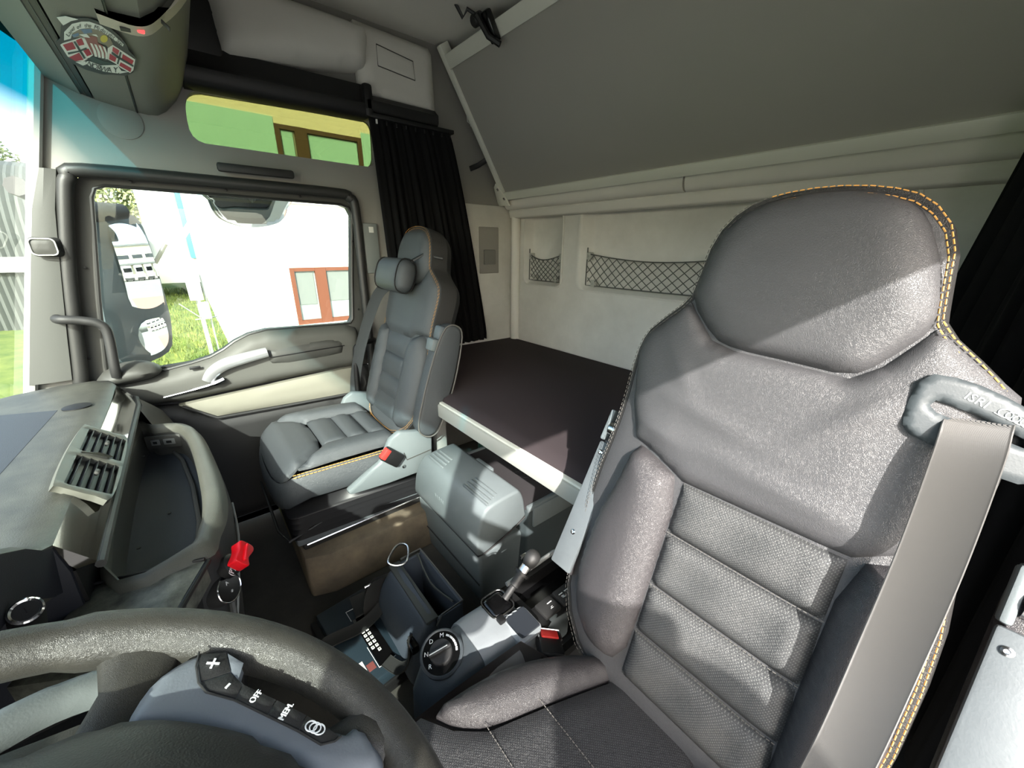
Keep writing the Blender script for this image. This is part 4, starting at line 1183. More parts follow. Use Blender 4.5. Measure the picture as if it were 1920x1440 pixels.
def seat(name, label, O, lea, ins, arms, belt_side, fine, cu=0.0, cat='seat', il=-.112, ir=.112):
    O = Vector(O)
    T = thing(name, label, cat, tuple(O))
    def P(u, v, h):
        w = -.55 * max(0, abs(u) - .11) ** 1.5
        if v > .66:
            w += .10 * (v - .66)
        return O + Vector((u, 0, 0)) + SV * v + SN * (h + w)
    sp = .011 if fine else .02
    # outline of the whole backrest (right half mirrored)
    half = [(0, .868), (.06, .862), (.103, .846), (.136, .805), (.147, .73), (.152, .702), (.20, .662), (.226, .635), (.236, .59), (.232, .50), (.236, .43), (.25, .33), (.252, .15), (.235, .05), (.15, -.02), (0, -.03)]
    out = half + [(-u, v) for u, v in reversed(half[1:-1])]
    out = chaikin(out, 1)
    inner = [(u * .965, .42 + (v - .42) * .978) for u, v in out]
    # side gusset and back shell
    mk('gusset', loft([[P(u, v, -.004) for u, v in inner], [P(u, v, -.004) for u, v in out], [P(u * 1.015, v + .003, -.03) for u, v in out], [P(u * 1.01, v + .002, -.075) for u, v in out]], False, False), GUSS, T, ang=60)
    mk('back_shell', loft([[P(u * 1.01, v + .002, -.072) for u, v in out], [P(u * .97, .42 + (v - .42) * .97, -.10) for u, v in out], [P(u * .6, .42 + (v - .42) * .85, -.115) for u, v in out]], False, True), SHELL, T, ang=60)
    mk('cover_base', puff(inner, lambda u, v, h: P(u, v, h - .005), .004, .03, .02, sp * 1.6), lea, T, ang=60)
    # front panels
    head = [(.1465, .700), (.092, .643), (.056, .633), (-.056, .630), (-.105, .648), (-.1465, .702), (-.142, .74), (-.131, .80), (-.099, .838), (-.06, .855), (0, .860), (.06, .855), (.099, .838), (.131, .80), (.142, .74)]
    if fine:
        head = [(.1465, .700), (.092, .643), (.056, .633), (-.02, .630), (-.088, .626), (-.112, .648), (-.1475, .702), (-.141, .74), (-.117, .802), (-.093, .839), (-.05, .857), (0, .861), (.06, .855), (.099, .838), (.131, .80), (.142, .74)]
    def wr_head(u, v):
        return .006 * math.exp(-((v - .75) / .05) ** 2)
    mk('headrest', puff(chaikin(head, 1), P, .022, .05, .012, sp, extra=wr_head), lea, T, ang=60)
    up = [(.1475, .697), (.094, .640), (.056, .6295), (-.056, .6265), (-.105, .645), (-.1475, .699), (-.19, .664), (-.222, .632), (-.229, .59), (-.226, .50), (-.23, .43), (il - .03, .425), (il, .404), (ir, .402), (ir + .05, .424), (.198, .440), (.218, .50), (.228, .59), (.220, .632), (.19, .66)]
    if fine:
        up = [(.1475, .697), (.094, .640), (.056, .6295), (-.02, .6265), (-.088, .6225), (-.115, .645), (-.149, .699), (-.19, .668), (-.226, .640), (-.236, .59), (-.236, .50), (-.238, .44), (il - .04, .432), (il, .405), (ir, .402), (ir + .058, .428), (.175, .440), (.204, .50), (.228, .59), (.222, .632), (.19, .66)]
    def wr_up(u, v):
        if not fine:
            return 0
        a = 0
        for (u0, v0, an, ln, wd, am) in ((-.105, .575, -.75, .08, .011, .007), (-.07, .545, -.75, .07, .009, -.004), (-.16, .60, -.5, .05, .01, .005), (.06, .52, .2, .09, .012, .004), (-.05, .455, .1, .13, .014, .005), (.12, .58, .9, .05, .012, .003), (.13, .47, .2, .05, .01, .004)):
            du, dv = u - u0, v - v0
            x, y = du * math.cos(an) + dv * math.sin(an), -du * math.sin(an) + dv * math.cos(an)
            a += am * math.exp(-(x / ln) ** 2 - (y / wd) ** 2)
        return a
    mk('shoulder_panel', puff(up, P, .016, .045, .012, sp, extra=wr_up), lea, T, ang=60)
    # quilted centre
    vs = [.402, .310, .212, .122, .03]
    for i in range(4):
        t, b = vs[i], vs[i + 1]
        q = [(ir - .002, t - .002), (il + .002, t - .002), (il + .002 - .004 * i, b + .002), (ir - .002, b + .002)]
        def wr_q(u, v, i=i):
            return (.004 * math.exp(-((u - il - .025) / .012) ** 2) + .003 * math.sin(u * 60 + v * 35 + i) * math.exp(-((v - (t + b) / 2) / .03) ** 2)) if fine else 0
        mk('quilt_panel', puff(q, P, .012, .03, .012, sp, extra=wr_q), ins if fine else lea, T, ang=60)
    # side bolsters
    def bol(s):
        e = ir if s > 0 else -il
        p = [(e + .001, .399), (e + .052, .422), (.19, .435), (.222, .40), (.240, .30), (.246, .16), (.228, .055), (.16, .015), (e + .004, .035), (e, .18)]
        if fine and s > 0:
            p = [(e + .001, .399), (e + .058, .424), (.170, .434), (.19, .33), (.208, .272), (.216, .146), (.195, .075), (.138, .035), (e + .004, .045), (e, .18)]
        p = p if s > 0 else mirror_u(p)
        return p
    for s in (1, -1):
        mk('side_bolster', puff(chaikin(bol(s), 1), P, .036 if fine else .034, .06, .014, sp), LEA_BOL if fine else lea, T, ang=60)
    # thread lines along the outer edge
    seam = []
    for k in (.968, .988):
        seam.append([P(u * k, .42 + (v - .42) * (k + .006), .004) for u, v in out])
    cl = [s_ + [s_[0]] for s_ in seam]
    if fine:
        k0 = len(out) // 2
        mk('stitching', merge(*[stitches(c[k0 - 1:] + c[:3], .0009, .0058, .0026) for c in cl]), THREAD, T, kind='stuff', label='orange double stitching')
        mk('stitching', merge(*[stitches(c[2:k0], .0006, .0058, .003) for c in cl]), THREAD2, T, kind='stuff', label='double stitching greyed as in shadow')  # grey thread paints the shadow on this half of the orange seam
        lines = []
        for i in range(1, 4):
            lines.append([P(il + (ir - il) * k / 20, vs[i] + .005, .011) for k in range(21)])
        mk('quilt_stitching', merge(*[stitches(c, .0007, .004, .0022) for c in lines]), THREAD2, T, kind='stuff')
    else:
        mk('stitching', merge(*[stitches(c, .0006, .010, .004) for c in cl]), THREAD, T, kind='stuff', label='orange double stitching')
    # ---------------- cushion (local x across, y forward from the hip, z up)
    def Cm(x, y, z):
        cr = .012 * math.sin(max(0, min(1, (y + .02) / .47)) * math.pi) - (.05 * max(0, y - .40) / .07 if y > .40 else 0)
        cr += (.03 if y < .03 else 0) * (.03 - y) / .03 * 0
        return O + Vector((x, y, z + cr + .03 * (y - .1)))
    front = .47
    cout = [(.255, .02), (.262, .20), (.262, .36), (.245, .44), (.18, .475), (0, .485), (-.18, .475), (-.245, .44), (-.262, .36), (-.262, .20), (-.255, .02)]
    return T, O, P, Cm, cout

def cushion(T, O, P, Cm, cout, fine, lea, cen, sp):
    co = chaikin(cout, 1)
    def at(k, z, pull=0):
        return [O + Vector((x * k, .24 + (y - .24) * k - pull, z + .03 * (y - .1) - (.05 * max(0, y - .40) / .07))) for x, y in co]
    mk('cushion_base', loft([at(.965, -.012), at(1.0, -.028), at(1.02, -.07), at(1.0, -.115), at(.95, -.125)], False, True), lea, T, ang=60)
    if fine:
        bo = [(.232, .285), (.222, .185), (.205, .115), (.165, .03), (.118, -.028), (.07, -.042), (.114, .092), (.155, .222), (.19, .262)]
        bol_r = chaikin(bo, 1)
        cen_p = [(.064, -.04), (.108, .094), (.149, .224), (.186, .268), (.235, .30), (.235, .42), (.16, .462), (0, .47), (-.16, .462), (-.235, .42), (-.235, .30), (-.186, .268), (-.149, .224), (-.108, .094), (-.064, -.04)]
        mk('cushion_bolster', puff(bol_r, Cm, .024, .05, .012, .014), LEA_BOL_SHADE, T, ang=60, label='smooth grey leather side bolster')
        mk('cushion_bolster', puff(mirror_u(bol_r), Cm, .024, .05, .012, .02), LEA_BOL, T, ang=60)
        rows = [-.04, .10, .19, .28, .37, .47]
        mk('cushion_centre', puff(cen_p, Cm, .006, .03, .012, .016), cen, T, ang=60)
        lines = [[Cm(-.16 + .32 * k / 24, y, .0085) for k in range(25)] for y in (.13, .225, .32)]
        mk('cushion_stitching', merge(*[stitches(c, .0008, .004, .0024) for c in lines]), THREAD2, T, kind='stuff')
    else:
        # far seat: U-shaped bolster round three cushion rows
        xs = (-.135, .135)
        ys = [.02, .10, .185, .285]
        for i in range(3):
            q = [(-.135, ys[i] + .002), (.135, ys[i] + .002), (.137, ys[i + 1] - .002), (-.137, ys[i + 1] - .002)]
            mk('cushion_row', puff(q, Cm, .014, .03, .01, .02), lea, T, ang=60)
        q = [(-.135, .288), (.135, .288), (.19, .34), (.24, .40), (.235, .445), (.16, .468), (0, .474), (-.16, .468), (-.235, .445), (-.24, .40), (-.19, .34)]
        mk('cushion_front', puff(chaikin(q, 1), Cm, .016, .05, .012, .02), lea, T, ang=60)
        for s in (1, -1):
            q = [(.138, .02), (.243, .02), (.254, .20), (.254, .36), (.243, .395), (.192, .338), (.139, .286)]
            mk('cushion_bolster', puff(q if s > 0 else mirror_u(q), Cm, .03, .05, .01, .02), lea, T, ang=60)
        side = [O + Vector((-.262, y, -.018 + .03 * (y - .1))) for y in np.linspace(.03, .42, 20)]
        side2 = [p + Vector((.004, 0, .008)) for p in side]
        mk('cushion_stitching', merge(stitches(side, .0014, .010, .003), stitches(side2, .0014, .010, .003)), THREAD, T, kind='stuff', label='orange double stitching')

# ---- passenger seat
PO = (1.615, -.56, .50)
T, O, P, Cm, cout = seat('passenger_chair', 'black leather passenger seat with neck pillow beside the passenger door', PO, LEA_SMALL, None, 1, 1, False)
cushion(T, O, P, Cm, cout, False, LEA_SMALL, None, .02)
# plastic hinge cover, bellows, plinth
side = [(-.02, .05), (.04, .065), (.08, .04), (.125, -.04), (.19, -.075), (.26, -.115), (.25, -.135), (.10, -.145), (-.03, -.145), (-.095, -.10), (-.10, .035)]
side_d = [(-.10, -.07), (-.04, -.06), (-.01, -.09), (.01, -.15), (-.10, -.15)]
mk('hinge_cover', prism([(O.y + y, O.z + z) for y, z in side], 'x', O.x - .295, O.x - .262, .01), SGRY, T, ang=40)
mk('hinge_cover', prism([(O.y + y, O.z + z) for y, z in side], 'x', O.x + .262, O.x + .295, .01), SGRY, T, ang=40)
mk('cover_seam', tube([(O.x - .2965, O.y - .09, O.z - .055), (O.x - .2965, O.y + .02, O.z - .065), (O.x - .2965, O.y + .03, O.z - .03)], .002, 5), DKGREY, T)
mk('cover_screw', lathe([(.008, 0), (.008, .003), (.004, .004)], fr((O.x - .295, O.y + .035, O.z - .09), (0, 1, 0), (0, 0, -1)), 10), STEEL, T)
bell = []
for i in range(9):
    z = .345 - i * .0115
    k = 1.0 if i % 2 == 0 else .93
    bell.append([Vector((O.x + x * k, O.y + .21 + y * k, z + .012 * (y / .25))) for x, y in rr(-.30, .30, -.27, .25, .03)])
mk('bellows', loft(bell), mat('bellows_rubber', (30, 30, 32), .45), T, ang=180)
mk('plinth_cap', box(O.x - .285, O.x + .285, O.y - .05, O.y + .45, .225, .262, .01), SGRY2, T)
mk('plinth', box(O.x - .265, O.x + .265, O.y - .05, O.y + .43, .186, .228, .008), CHAR, T)
mk('slide_rail', tube([(O.x - .286, O.y - .02, .232), (O.x - .286, O.y + .42, .226)], .004, 6), STEEL, T)
mk('release_bar', tube([(O.x - .29, O.y + .36, .30), (O.x - .29, O.y + .47, .27), (O.x - .20, O.y + .49, .265), (O.x + .2, O.y + .49, .265)], .005, 6), SHELL, T)
# folded armrest on the aisle side
AMp = fr((O.x - .285, O.y - .140, O.z + .068), (-1, 0, 0), tuple(SV)) @ Matrix.Scale(1.18, 4)
am = arm(T, AMp, LEA_SMALL, -1, '')
mk('tip_cover', xf(box(-.022, .022, .275, .325, .05, .088, .012), AMp), mat('armrest_tip', (84, 92, 97), .45), am)
mk('tip_lever', xf(box(-.022, .022, .235, .278, .078, .104, .008), AMp), SGRY, am)
# neck pillow strapped to the headrest
NP = thing('neck_pillow', 'small black leather neck pillow strapped to the passenger headrest', 'pillow', tuple(P(.02, .60, .06)))
mk('pad', merge(loft([[P(.02 + (-.135 + .27 * i / 12), .645, .068) + SV * (math.copysign(abs(math.sin(a)) ** .75, math.sin(a)) * .070 * (1 - .45 * abs(i / 6 - 1) ** 8)) + SN * (math.copysign(abs(math.cos(a)) ** .75, math.cos(a)) * .044 * (1 - .45 * abs(i / 6 - 1) ** 8)) for a in np.linspace(0, 2 * math.pi, 21)[:-1]] for i in range(13)])), LEA_SMALL, NP, ang=180)
mk('end_piping', merge(*[tube([P(x, .645, .068) + SV * (math.copysign(abs(math.sin(a)) ** .75, math.sin(a)) * .069) + SN * (math.copysign(abs(math.cos(a)) ** .75, math.cos(a)) * .0435) for a in np.linspace(0, 2 * math.pi, 21)[:-1]], .0025, 6, True) for x in (-.088, .128)]), SHELL, NP)
mk('strap', tube([P(-.05, .66, .10), P(-.08, .71, .05), P(-.12, .745, .02), P(-.165, .75, -.04)], .006, 6, flat=(.3, (0, 1, 0))), BLACK, NP)
# belt buckle on the aisle side
BU = thing('passenger_belt_buckle', 'black belt buckle with red button on the passenger seat side', 'buckle', (O.x - .31, O.y + .10, O.z - .05))
BMx = fr((O.x - .312, O.y + .095, O.z - .012), (-1, 0, 0), (0, .62, .6))
mk('housing', xf(box(-.014, .014, -.055, .03, -.028, .028, .007), BMx), BLACK, BU)
mk('button', xf(box(-.010, .016, .012, .034, -.022, .022, .004), BMx), REDB, BU, label='red release button')
# belt from shoulder to the anchor on the door side
PB = thing('passenger_seat_belt', 'grey seat belt hanging down the door side of the passenger seat', 'seat belt', tuple(P(.29, .05, .05)))
path = smooth_path([P(.175, .60, .035), P(.20, .53, .07), P(.25, .34, .09), P(.30, .16, .09), P(.335, .03, .075)], 6)
mk('webbing', ribbon(path, .024, .0016, (.45, .9, 0)), BELTD, PB, ang=50)
BP = fr(P(.345, -.015, .075), (1, 0, 0), tuple(SV))
mk('tongue', xf(box(-.028, .028, -.03, .03, -.006, .010, .006), BP), mat('tongue_grey', (110, 112, 110), .4), PB)
mk('anchor_loop', tube([BP @ Vector(p) for p in ((-.03, -.03, .0), (-.045, -.045, .0), (.0, -.055, .01), (.04, -.045, .0))], .005, 6), STEEL, PB)

# ---- driver seat
DO = (.175, -.45, .50)
T, O, P, Cm, cout = seat('driver_chair', 'large black leather driver seat with perforated centre in the foreground', DO, LEA, PERF, 2, -1, True, il=-.152, ir=.068)
cushion(T, O, P, Cm, cout, True, LEA, PERF_C, .014)
mk('hinge_cover', prism([(O.y + y, O.z + z) for y, z in side_d], 'x', O.x + .262, O.x + .29, .01), SGRY, T, ang=40)
mk('bellows', loft([[v - Vector((PO[0] - O.x, PO[1] - O.y, 0)) for v in r] for r in bell]), MATS['bellows_rubber'], T, ang=180)
mk('plinth', box(O.x - .265, O.x + .265, O.y - .05, O.y + .43, .0, .262, .01), CHAR, T)
# folded armrests on both sides: seen edge on, each with a grey support plate on its underside
def plate_arm(x):
    M1 = fr((x, -.50, .60), (-1, 0, 0), (0, -.56, 1.0))
    a1 = mk('armrest', prism(sp2([(-.02, .0), (-.055, .05), (-.06, .25), (-.05, .33), (.0, .345), (.012, .32), (.018, .1), (.012, .01)], 4), lambda u, v, h: M1 @ Vector((h, v, u)), -.02, .02, .008, 3), LEA_BOL, T, ang=60)
    mk('support_plate', xf(box(-.026, .026, .005, .285, .010, .022, .004), M1), SGRY2, a1, label='grey support plate')
    for v, w in ((.262, -.013), (.262, .013), (.085, 0.0)):
        mk('plate_screw', xf(lathe([(.0055, 0), (.0055, .002), (.003, .003), (.002, .0015)], Matrix.Translation((w, v, .0218)), 12), M1), STEEL, a1)
    mk('tip_cover', xf(merge(box(-.024, .024, .292, .362, -.02, .010, .008), box(-.027, -.016, .288, .357, .0, .026, .004), box(.016, .027, .288, .357, .0, .026, .004)), M1), SGRY, a1)
    mk('tilt_wheel', xf(tube([(-.014, .318, .014), (.014, .318, .014)], .017, 18), M1), STEEL, a1, label='bright tilt wheel')
plate_arm(.425)
plate_arm(-.128)
# belt guide on the shoulder
GM = fr(P(0, 0, 0), (1, 0, 0), tuple(SV))
def G(u, v, h):
    return P(u, v, .022 + h)
gp = [(-.150, .645), (-.185, .646), (-.225, .632), (-.262, .612), (-.262, .560), (-.240, .548), (-.18, .567), (-.152, .575), (-.147, .60)]
slot = [(-.168, .617), (-.200, .611), (-.238, .597), (-.240, .588), (-.205, .596), (-.172, .604), (-.165, .610)]
BG = mk('belt_guide', puff(chaikin(gp, 1), G, .004, .005, .02, .005, [slot]), mat('belt_guide_grey', (62, 68, 71), .5, 0, .15, 500), T, ang=50, label='grey belt guide plate with maker lettering')
mk('slot_lining', puff(slot, lambda u, v, h: P(u, v, .010 + h), .001, .01, .002, .006), BLACK, BG)
gan = math.atan2(-.024, .07)
TM = fr(P(-.205, .625, .0290), tuple(P(-.24, .612, .029) - P(-.19, .630, .029)), tuple(SV))
TMx = TM.to_3x3() @ Vector((0, 0, 1))

ex_ = (P(-.19, .630, .0) - P(-.24, .612, .0)).normalized()
TM = fr(P(-.192, .6285, .0305), tuple(-ex_), tuple(SV))
def gtext(s, size, along):
    # lettering runs towards the door (to the right for a viewer in front of the seat)
    e1 = -ex_
    e2 = SV - e1 * SV.dot(e1)
    e2.normalize()
    o = P(-.186, .6315, .0292) + e1 * along
    M = Matrix(((e1.x, e2.x, SN.x, o.x), (e1.y, e2.y, SN.y, o.y), (e1.z, e2.z, SN.z, o.z), (0, 0, 0, 1)))
    tv_ = text_vf(s, size, Matrix.Identity(4), .0004, 'LEFT')
    def put(x, y, h=0):
        a_ = math.atan2(-.0175, .05)
        x += along
        return G(-.187 - x * math.cos(a_) + y * math.sin(a_), .6290 + x * math.sin(a_) + y * math.cos(a_), .0042 + h)
    return ([put(p.x, p.y, max(0, p.z)) for p in tv_[0]], tv_[1]), put
tv, TMm = gtext('ISRI', .0125, .0)
mk('lettering', tv, mat('guide_lettering', (178, 185, 185), .6), BG, smooth=False)
mk('ring_logo', merge(*[tube([TMm(.033 + k * .0058 + .0052 * math.cos(a), .0005 + .0042 * math.sin(a), .0003) for a in np.linspace(0, 2 * math.pi, 19)[:-1]], .0006, 5, True) for k in range(4)], tube([TMm(*p) for p in ((.026, -.0035, .0003), (.033, -.004, .0003))], .0006, 5), tube([TMm(*p) for p in ((.051, .0045, .0003), (.059, .0050, .0003))], .0006, 5)), MATS['guide_lettering'], BG)
# belt
DBT = thing('driver_seat_belt', 'grey seat belt coming out of the guide and down the driver seat', 'seat belt', tuple(P(-.2, .1, .05)))
BN0 = SN
bl = [P(-.204, .607, .012), P(-.203, .596, .036), P(-.205, .56, .052), P(-.2085, .45, .064), P(-.2085, .33, .074), P(-.2075, .22, .078), P(-.203, .12, .074), P(-.20, .02, .062), P(-.20, -.05, .055)]
path = smooth_path(bl, 7)
mk('webbing', ribbon(path, .0245, .0016, (1, 0, -.12), .12), BELT, DBT, ang=50)
# buckle beside the cushion
DB_ = thing('driver_belt_buckle', 'black belt buckle with red button between driver seat and gear console', 'buckle', (.42, -.45, .44))
BMx = fr((.413, -.452, .437), (.45, .55, .1), (-.85, .45, .35))
BZ = BMx.to_3x3() @ Vector((0, 0, 1))
if BZ.z < 0:
    BMx = BMx @ Matrix.Rotation(math.pi, 4, 'Y')
mk('housing', xf(box(-.026, .026, -.022, .06, -.022, .012, .007), BMx), BLACK, DB_)
mk('button', xf(box(-.020, .020, -.014, .012, .008, .016, .004), BMx), REDB, DB_, label='red release button')
mk('steel_edge', xf(tube([(-.025, .014, .012), (-.025, -.02, .012), (.025, -.02, .012), (.025, .014, .012)], .0022, 6), BMx), STEEL, DB_)
mk('stalk', tube([BMx @ Vector((0, .05, -.008)), (.395, -.55, .40), (.40, -.58, .33)], .016, 8), BLACK, DB_)
# ---------------------------------------------------------------- cool box between the seats
CB = thing('cool_box', 'grey plastic cool box with ribbed bulging lid between the seats', 'cool box', (1.09, -.76, 0))
FRG = mat('coolbox_grey', (104, 112, 114), .5, 0, .3, 500, mott=.1, mscale=8)
FRG2 = mat('coolbox_dark', (60, 68, 70), .5, 0, .3, 500)
def cbox(xa0, xa1, xb0, xb1, ya0, ya1, yb0, yb1, z0, z1, bev):
    V = [Vector(p) for p in ((xa0, ya0, z0), (xa1, ya0, z0), (xa1, ya1, z0), (xa0, ya1, z0), (xb0, yb0, z1), (xb1, yb0, z1), (xb1, yb1, z1), (xb0, yb1, z1))]
    F = [(3, 2, 1, 0), (4, 5, 6, 7), (0, 1, 5, 4), (1, 2, 6, 5), (2, 3, 7, 6), (3, 0, 4, 7)]
    return _bev(V, F, bev, 3)
mk('lower_body', cbox(.895, 1.345, .872, 1.33, -.80, -.60, -.80, -.578, .0, .252, .014), FRG, CB)
# lid: profile (y, z) swept across, narrowing upwards
lp = [(-.574, .258), (-.560, .34), (-.566, .41), (-.585, .455), (-.62, .470), (-.70, .478), (-.728, .47), (-.752, .425), (-.768, .36), (-.77, .335), (-.72, .305), (-.65, .278)]
lps = sp2(lp, 4)
def lid_x(z, s):
    k = (z - .258) / .22
    return (.862 - .03 * k) if s < 0 else (1.335 - .075 * k)
rings = []
for t in (0, .004, .02, .5, .98, .996, 1):
    sc = {0: .90, .004: .955, .02: 1, .5: 1, .98: 1, .996: .955, 1: .90}[t]
    rings.append([Vector((lid_x(z, -1) + (lid_x(z, 1) - lid_x(z, -1)) * t, -.665 + (y + .665) * sc, .37 + (z - .37) * sc)) for y, z in lps])
mk('lid', loft(rings), FRG, CB, ang=50)
mk('lid_seam', tube([(1.337, -.577, .255), (.868, -.575, .255), (.862, -.60, .262), (.859, -.66, .281), (.856, -.72, .306), (.854, -.775, .334)], .0035, 6), CHAR, CB)
mk('body_seam', tube([(1.342, -.587, .108), (.886, -.587, .104)], .0025, 6), CHAR, CB)
for g0, g1 in ((.845, .99), (1.13, 1.24)):
    for i in range(6):
        y = -.60 - i * .0165
        z = .4655 + .0055 * math.sin(i / 5 * 3.1)
        mk('lid_rib', box(g0 + .006 * i, g1, y - .004, y + .004, z - .004, z + .006, .002), FRG, CB)
mk('embossed_logo', text_vf('MAN', .03, fr((1.10, -.5605, .36), (-1, 0, 0), (0, .05, 1)), .0012), FRG, CB, smooth=False)
mk('lid_corner_step', box(1.00, 1.10, -.742, -.72, .455, .474, .005), FRG, CB)
# lower rear part with black rubber top
mk('rear_body', cbox(.845, 1.30, .835, 1.30, -1.10, -.77, -1.08, -.77, .0, .365, .012), FRG2, CB)
mk('rear_side_step', box(.826, .838, -1.08, -.79, .29, .372, .004), FRG, CB)
mk('rear_frame', box(.832, .85, -1.08, -.77, .362, .382, .004), FRG, CB)
mk('rear_frame', box(1.285, 1.30, -1.08, -.77, .362, .382, .004), FRG, CB)
RUB = mat('rubber_top', (46, 43, 45), .85, 0, .5, 900)
mk('rubber_top', box(.85, 1.285, -1.08, -.765, .362, .376, .003), RUB, CB)
ov = [Vector((1.03 + .042 * math.cos(a), -.905 + .03 * math.sin(a), .3765)) for a in np.linspace(0, 2 * math.pi, 29)[:-1]]
mk('embossed_emblem', merge(tube(ov, .0022, 6, True), tube([(1.03, -.93, .3765), (1.03, -.88, .3765)], .002, 6), tube(smooth_path([(1.06, -.91, .3765), (1.048, -.89, .3765), (1.04, -.905, .3765)], 4), .002, 6), tube(smooth_path([(1.0, -.91, .3765), (1.012, -.89, .3765), (1.02, -.905, .3765)], 4), .002, 6)), RUB, CB)

# ---------------------------------------------------------------- gear console beside the driver seat
_mk = mk
def mk(name, vf, *a, **k):
    return _mk(name, ([Vector(v) - Vector((.022, 0, .018)) for v in vf[0]], vf[1]), *a, **k)
GC = thing('gear_console', 'light grey gear selector console with dark dial beside the driver seat', 'console', (.53, -.38, .1))
GSH = mat('console_light_grey', (134, 139, 142), .45, 0, .15, 500, mott=.1, mscale=30)
GDK = mat('console_dark_grey', (66, 72, 76), .5, 0, .25, 600)
# body sections along y (front to back): closed rings in x-z
def sec(y, x0, x1, zt, zb, lean=0):
    o = []
    for i in range(13):
        t = i / 12
        x = x0 + (x1 - x0) * t
        o.append(Vector((x, y + lean * math.sin(math.pi * t), zt - .05 * (abs(2 * t - 1) ** 4))))
    o += [Vector((x1 + .01, y, zb)), Vector((x0 - .01, y, zb))]
    return o
mk('dial_housing', loft([sec(-.188, .49, .575, .36, .10), sec(-.198, .475, .592, .40, .10, .012), sec(-.225, .466, .604, .440, .10, .008), sec(-.26, .458, .608, .464, .10), sec(-.309, .456, .610, .476, .10)]), GDK, GC, ang=50)
mk('grey_shell', loft([sec(-.310, .452, .614, .478, .33), sec(-.33, .448, .614, .482, .32), sec(-.39, .444, .612, .482, .32), sec(-.425, .442, .610, .472, .32), sec(-.448, .440, .606, .452, .32)]), GSH, GC, ang=50)
mk('base', box(.452, .60, -.64, -.20, .03, .36, .015), CHAR, GC)
# dial on the sloping front
DN = Vector((-.22, .30, .92)).normalized()
DM = DN.to_track_quat('Z', 'Y').to_matrix().to_4x4(); DM.translation = (.549, -.252, .466); DM = DM @ Matrix.Scale(1.08, 4)
mk('dial_ring', lathe([(.042, -.012), (.042, .006), (.039, .009), (.036, .007)], DM, 36), GDK, GC, ang=30)
mk('dial_face', lathe([(.0365, .004), (.0365, .0075)], DM, 36), GLOSSBLACK, GC, ang=30)
mk('dial_knob', lathe([(.022, .007), (.022, .014), (.020, .016)], DM, 28), CHAR, GC, ang=30)
mk('dial_grip', xf(box(-.022, .022, -.005, .005, .014, .026, .004), DM @ Matrix.Rotation(.7, 4, 'Z')), CHAR, GC)
mk('dial_pointer', xf(box(-.020, .016, -.0008, .0008, .026, .0268), DM @ Matrix.Rotation(.7, 4, 'Z')), WHITEPRINT, GC)
dl = []
for ch, a in (('D', 155), ('N', 200), ('R', 245), ('M', 110)):
    p = DM @ Matrix.Translation((.029 * math.cos(RAD(a)), .029 * math.sin(RAD(a)), .0078)) @ Matrix.Rotation(RAD(20), 4, 'Z')
    dl.append(text_vf(ch, .011, p, .0002))
for a0 in range(20, 95, 15):
    p = [DM @ Vector((.030 * math.cos(RAD(a)), .030 * math.sin(RAD(a)), .008)) for a in (a0, a0 + 12)]
    dl.append(tube(p, .0022, 6))
mk('dial_marks', merge(*dl), WHITEPRINT, GC, smooth=False)
# finger scoop and hand brake lever in the shell
mk('scoop_rim', puff(rr(.452, .525, -.452, -.385, .014), lambda u, v, h: Vector((u, v, .478 + h)), .006, .01, .01, .008, [rr(.462, .515, -.446, -.398, .01)]), GSH, GC, ang=50)
mk('scoop_floor', box(.460, .517, -.448, -.396, .468, .4825), mat('scoop_dark', (40, 44, 50), .5), GC)
mk('scoop_catch', box(.512, .530, -.395, -.378, .478, .490, .003), BLACK, GC)
mk('lever_gate', puff(rr(.528, .590, -.435, -.375, .014), lambda u, v, h: Vector((u, v, .478 + h)), .010, .014, .01, .008), GLOSSBLACK, GC, ang=60)
mk('gate_trim', tube([(u, v, .485) for u, v in rr(.527, .591, -.436, -.374, .015)], .002, 6, True), STEEL, GC)
HL = thing('hand_brake_lever', 'small dark hand brake lever with rounded knob on the gear console', 'lever', (.56, -.42, .49))
l0, l1 = Vector((.556, -.425, .488)), Vector((.556, -.51, .560))
ax = (l1 - l0).normalized()
mk('stem', tube([l0, l0.lerp(l1, .3), l0.lerp(l1, .32), l0.lerp(l1, .62)], [.008, .008, .012, .0115], 12), CHAR, HL)
mk('collar', tube([l0.lerp(l1, .58), l0.lerp(l1, .64)], .020, 16), BLACK, HL)
mk('neck', tube([l0.lerp(l1, .62), l0.lerp(l1, .82)], .0125, 12), STEEL, HL)
mk('knob', tube([l0.lerp(l1, t) for t in (.78, .84, .92, 1.02, 1.1, 1.15, 1.165)], [.012, .016, .0185, .019, .016, .010, .003], 18), CHAR, HL, ang=180)
mk('grip_pin', box(.585, .592, -.52, -.50, .53, .545, .002), STEEL, HL)
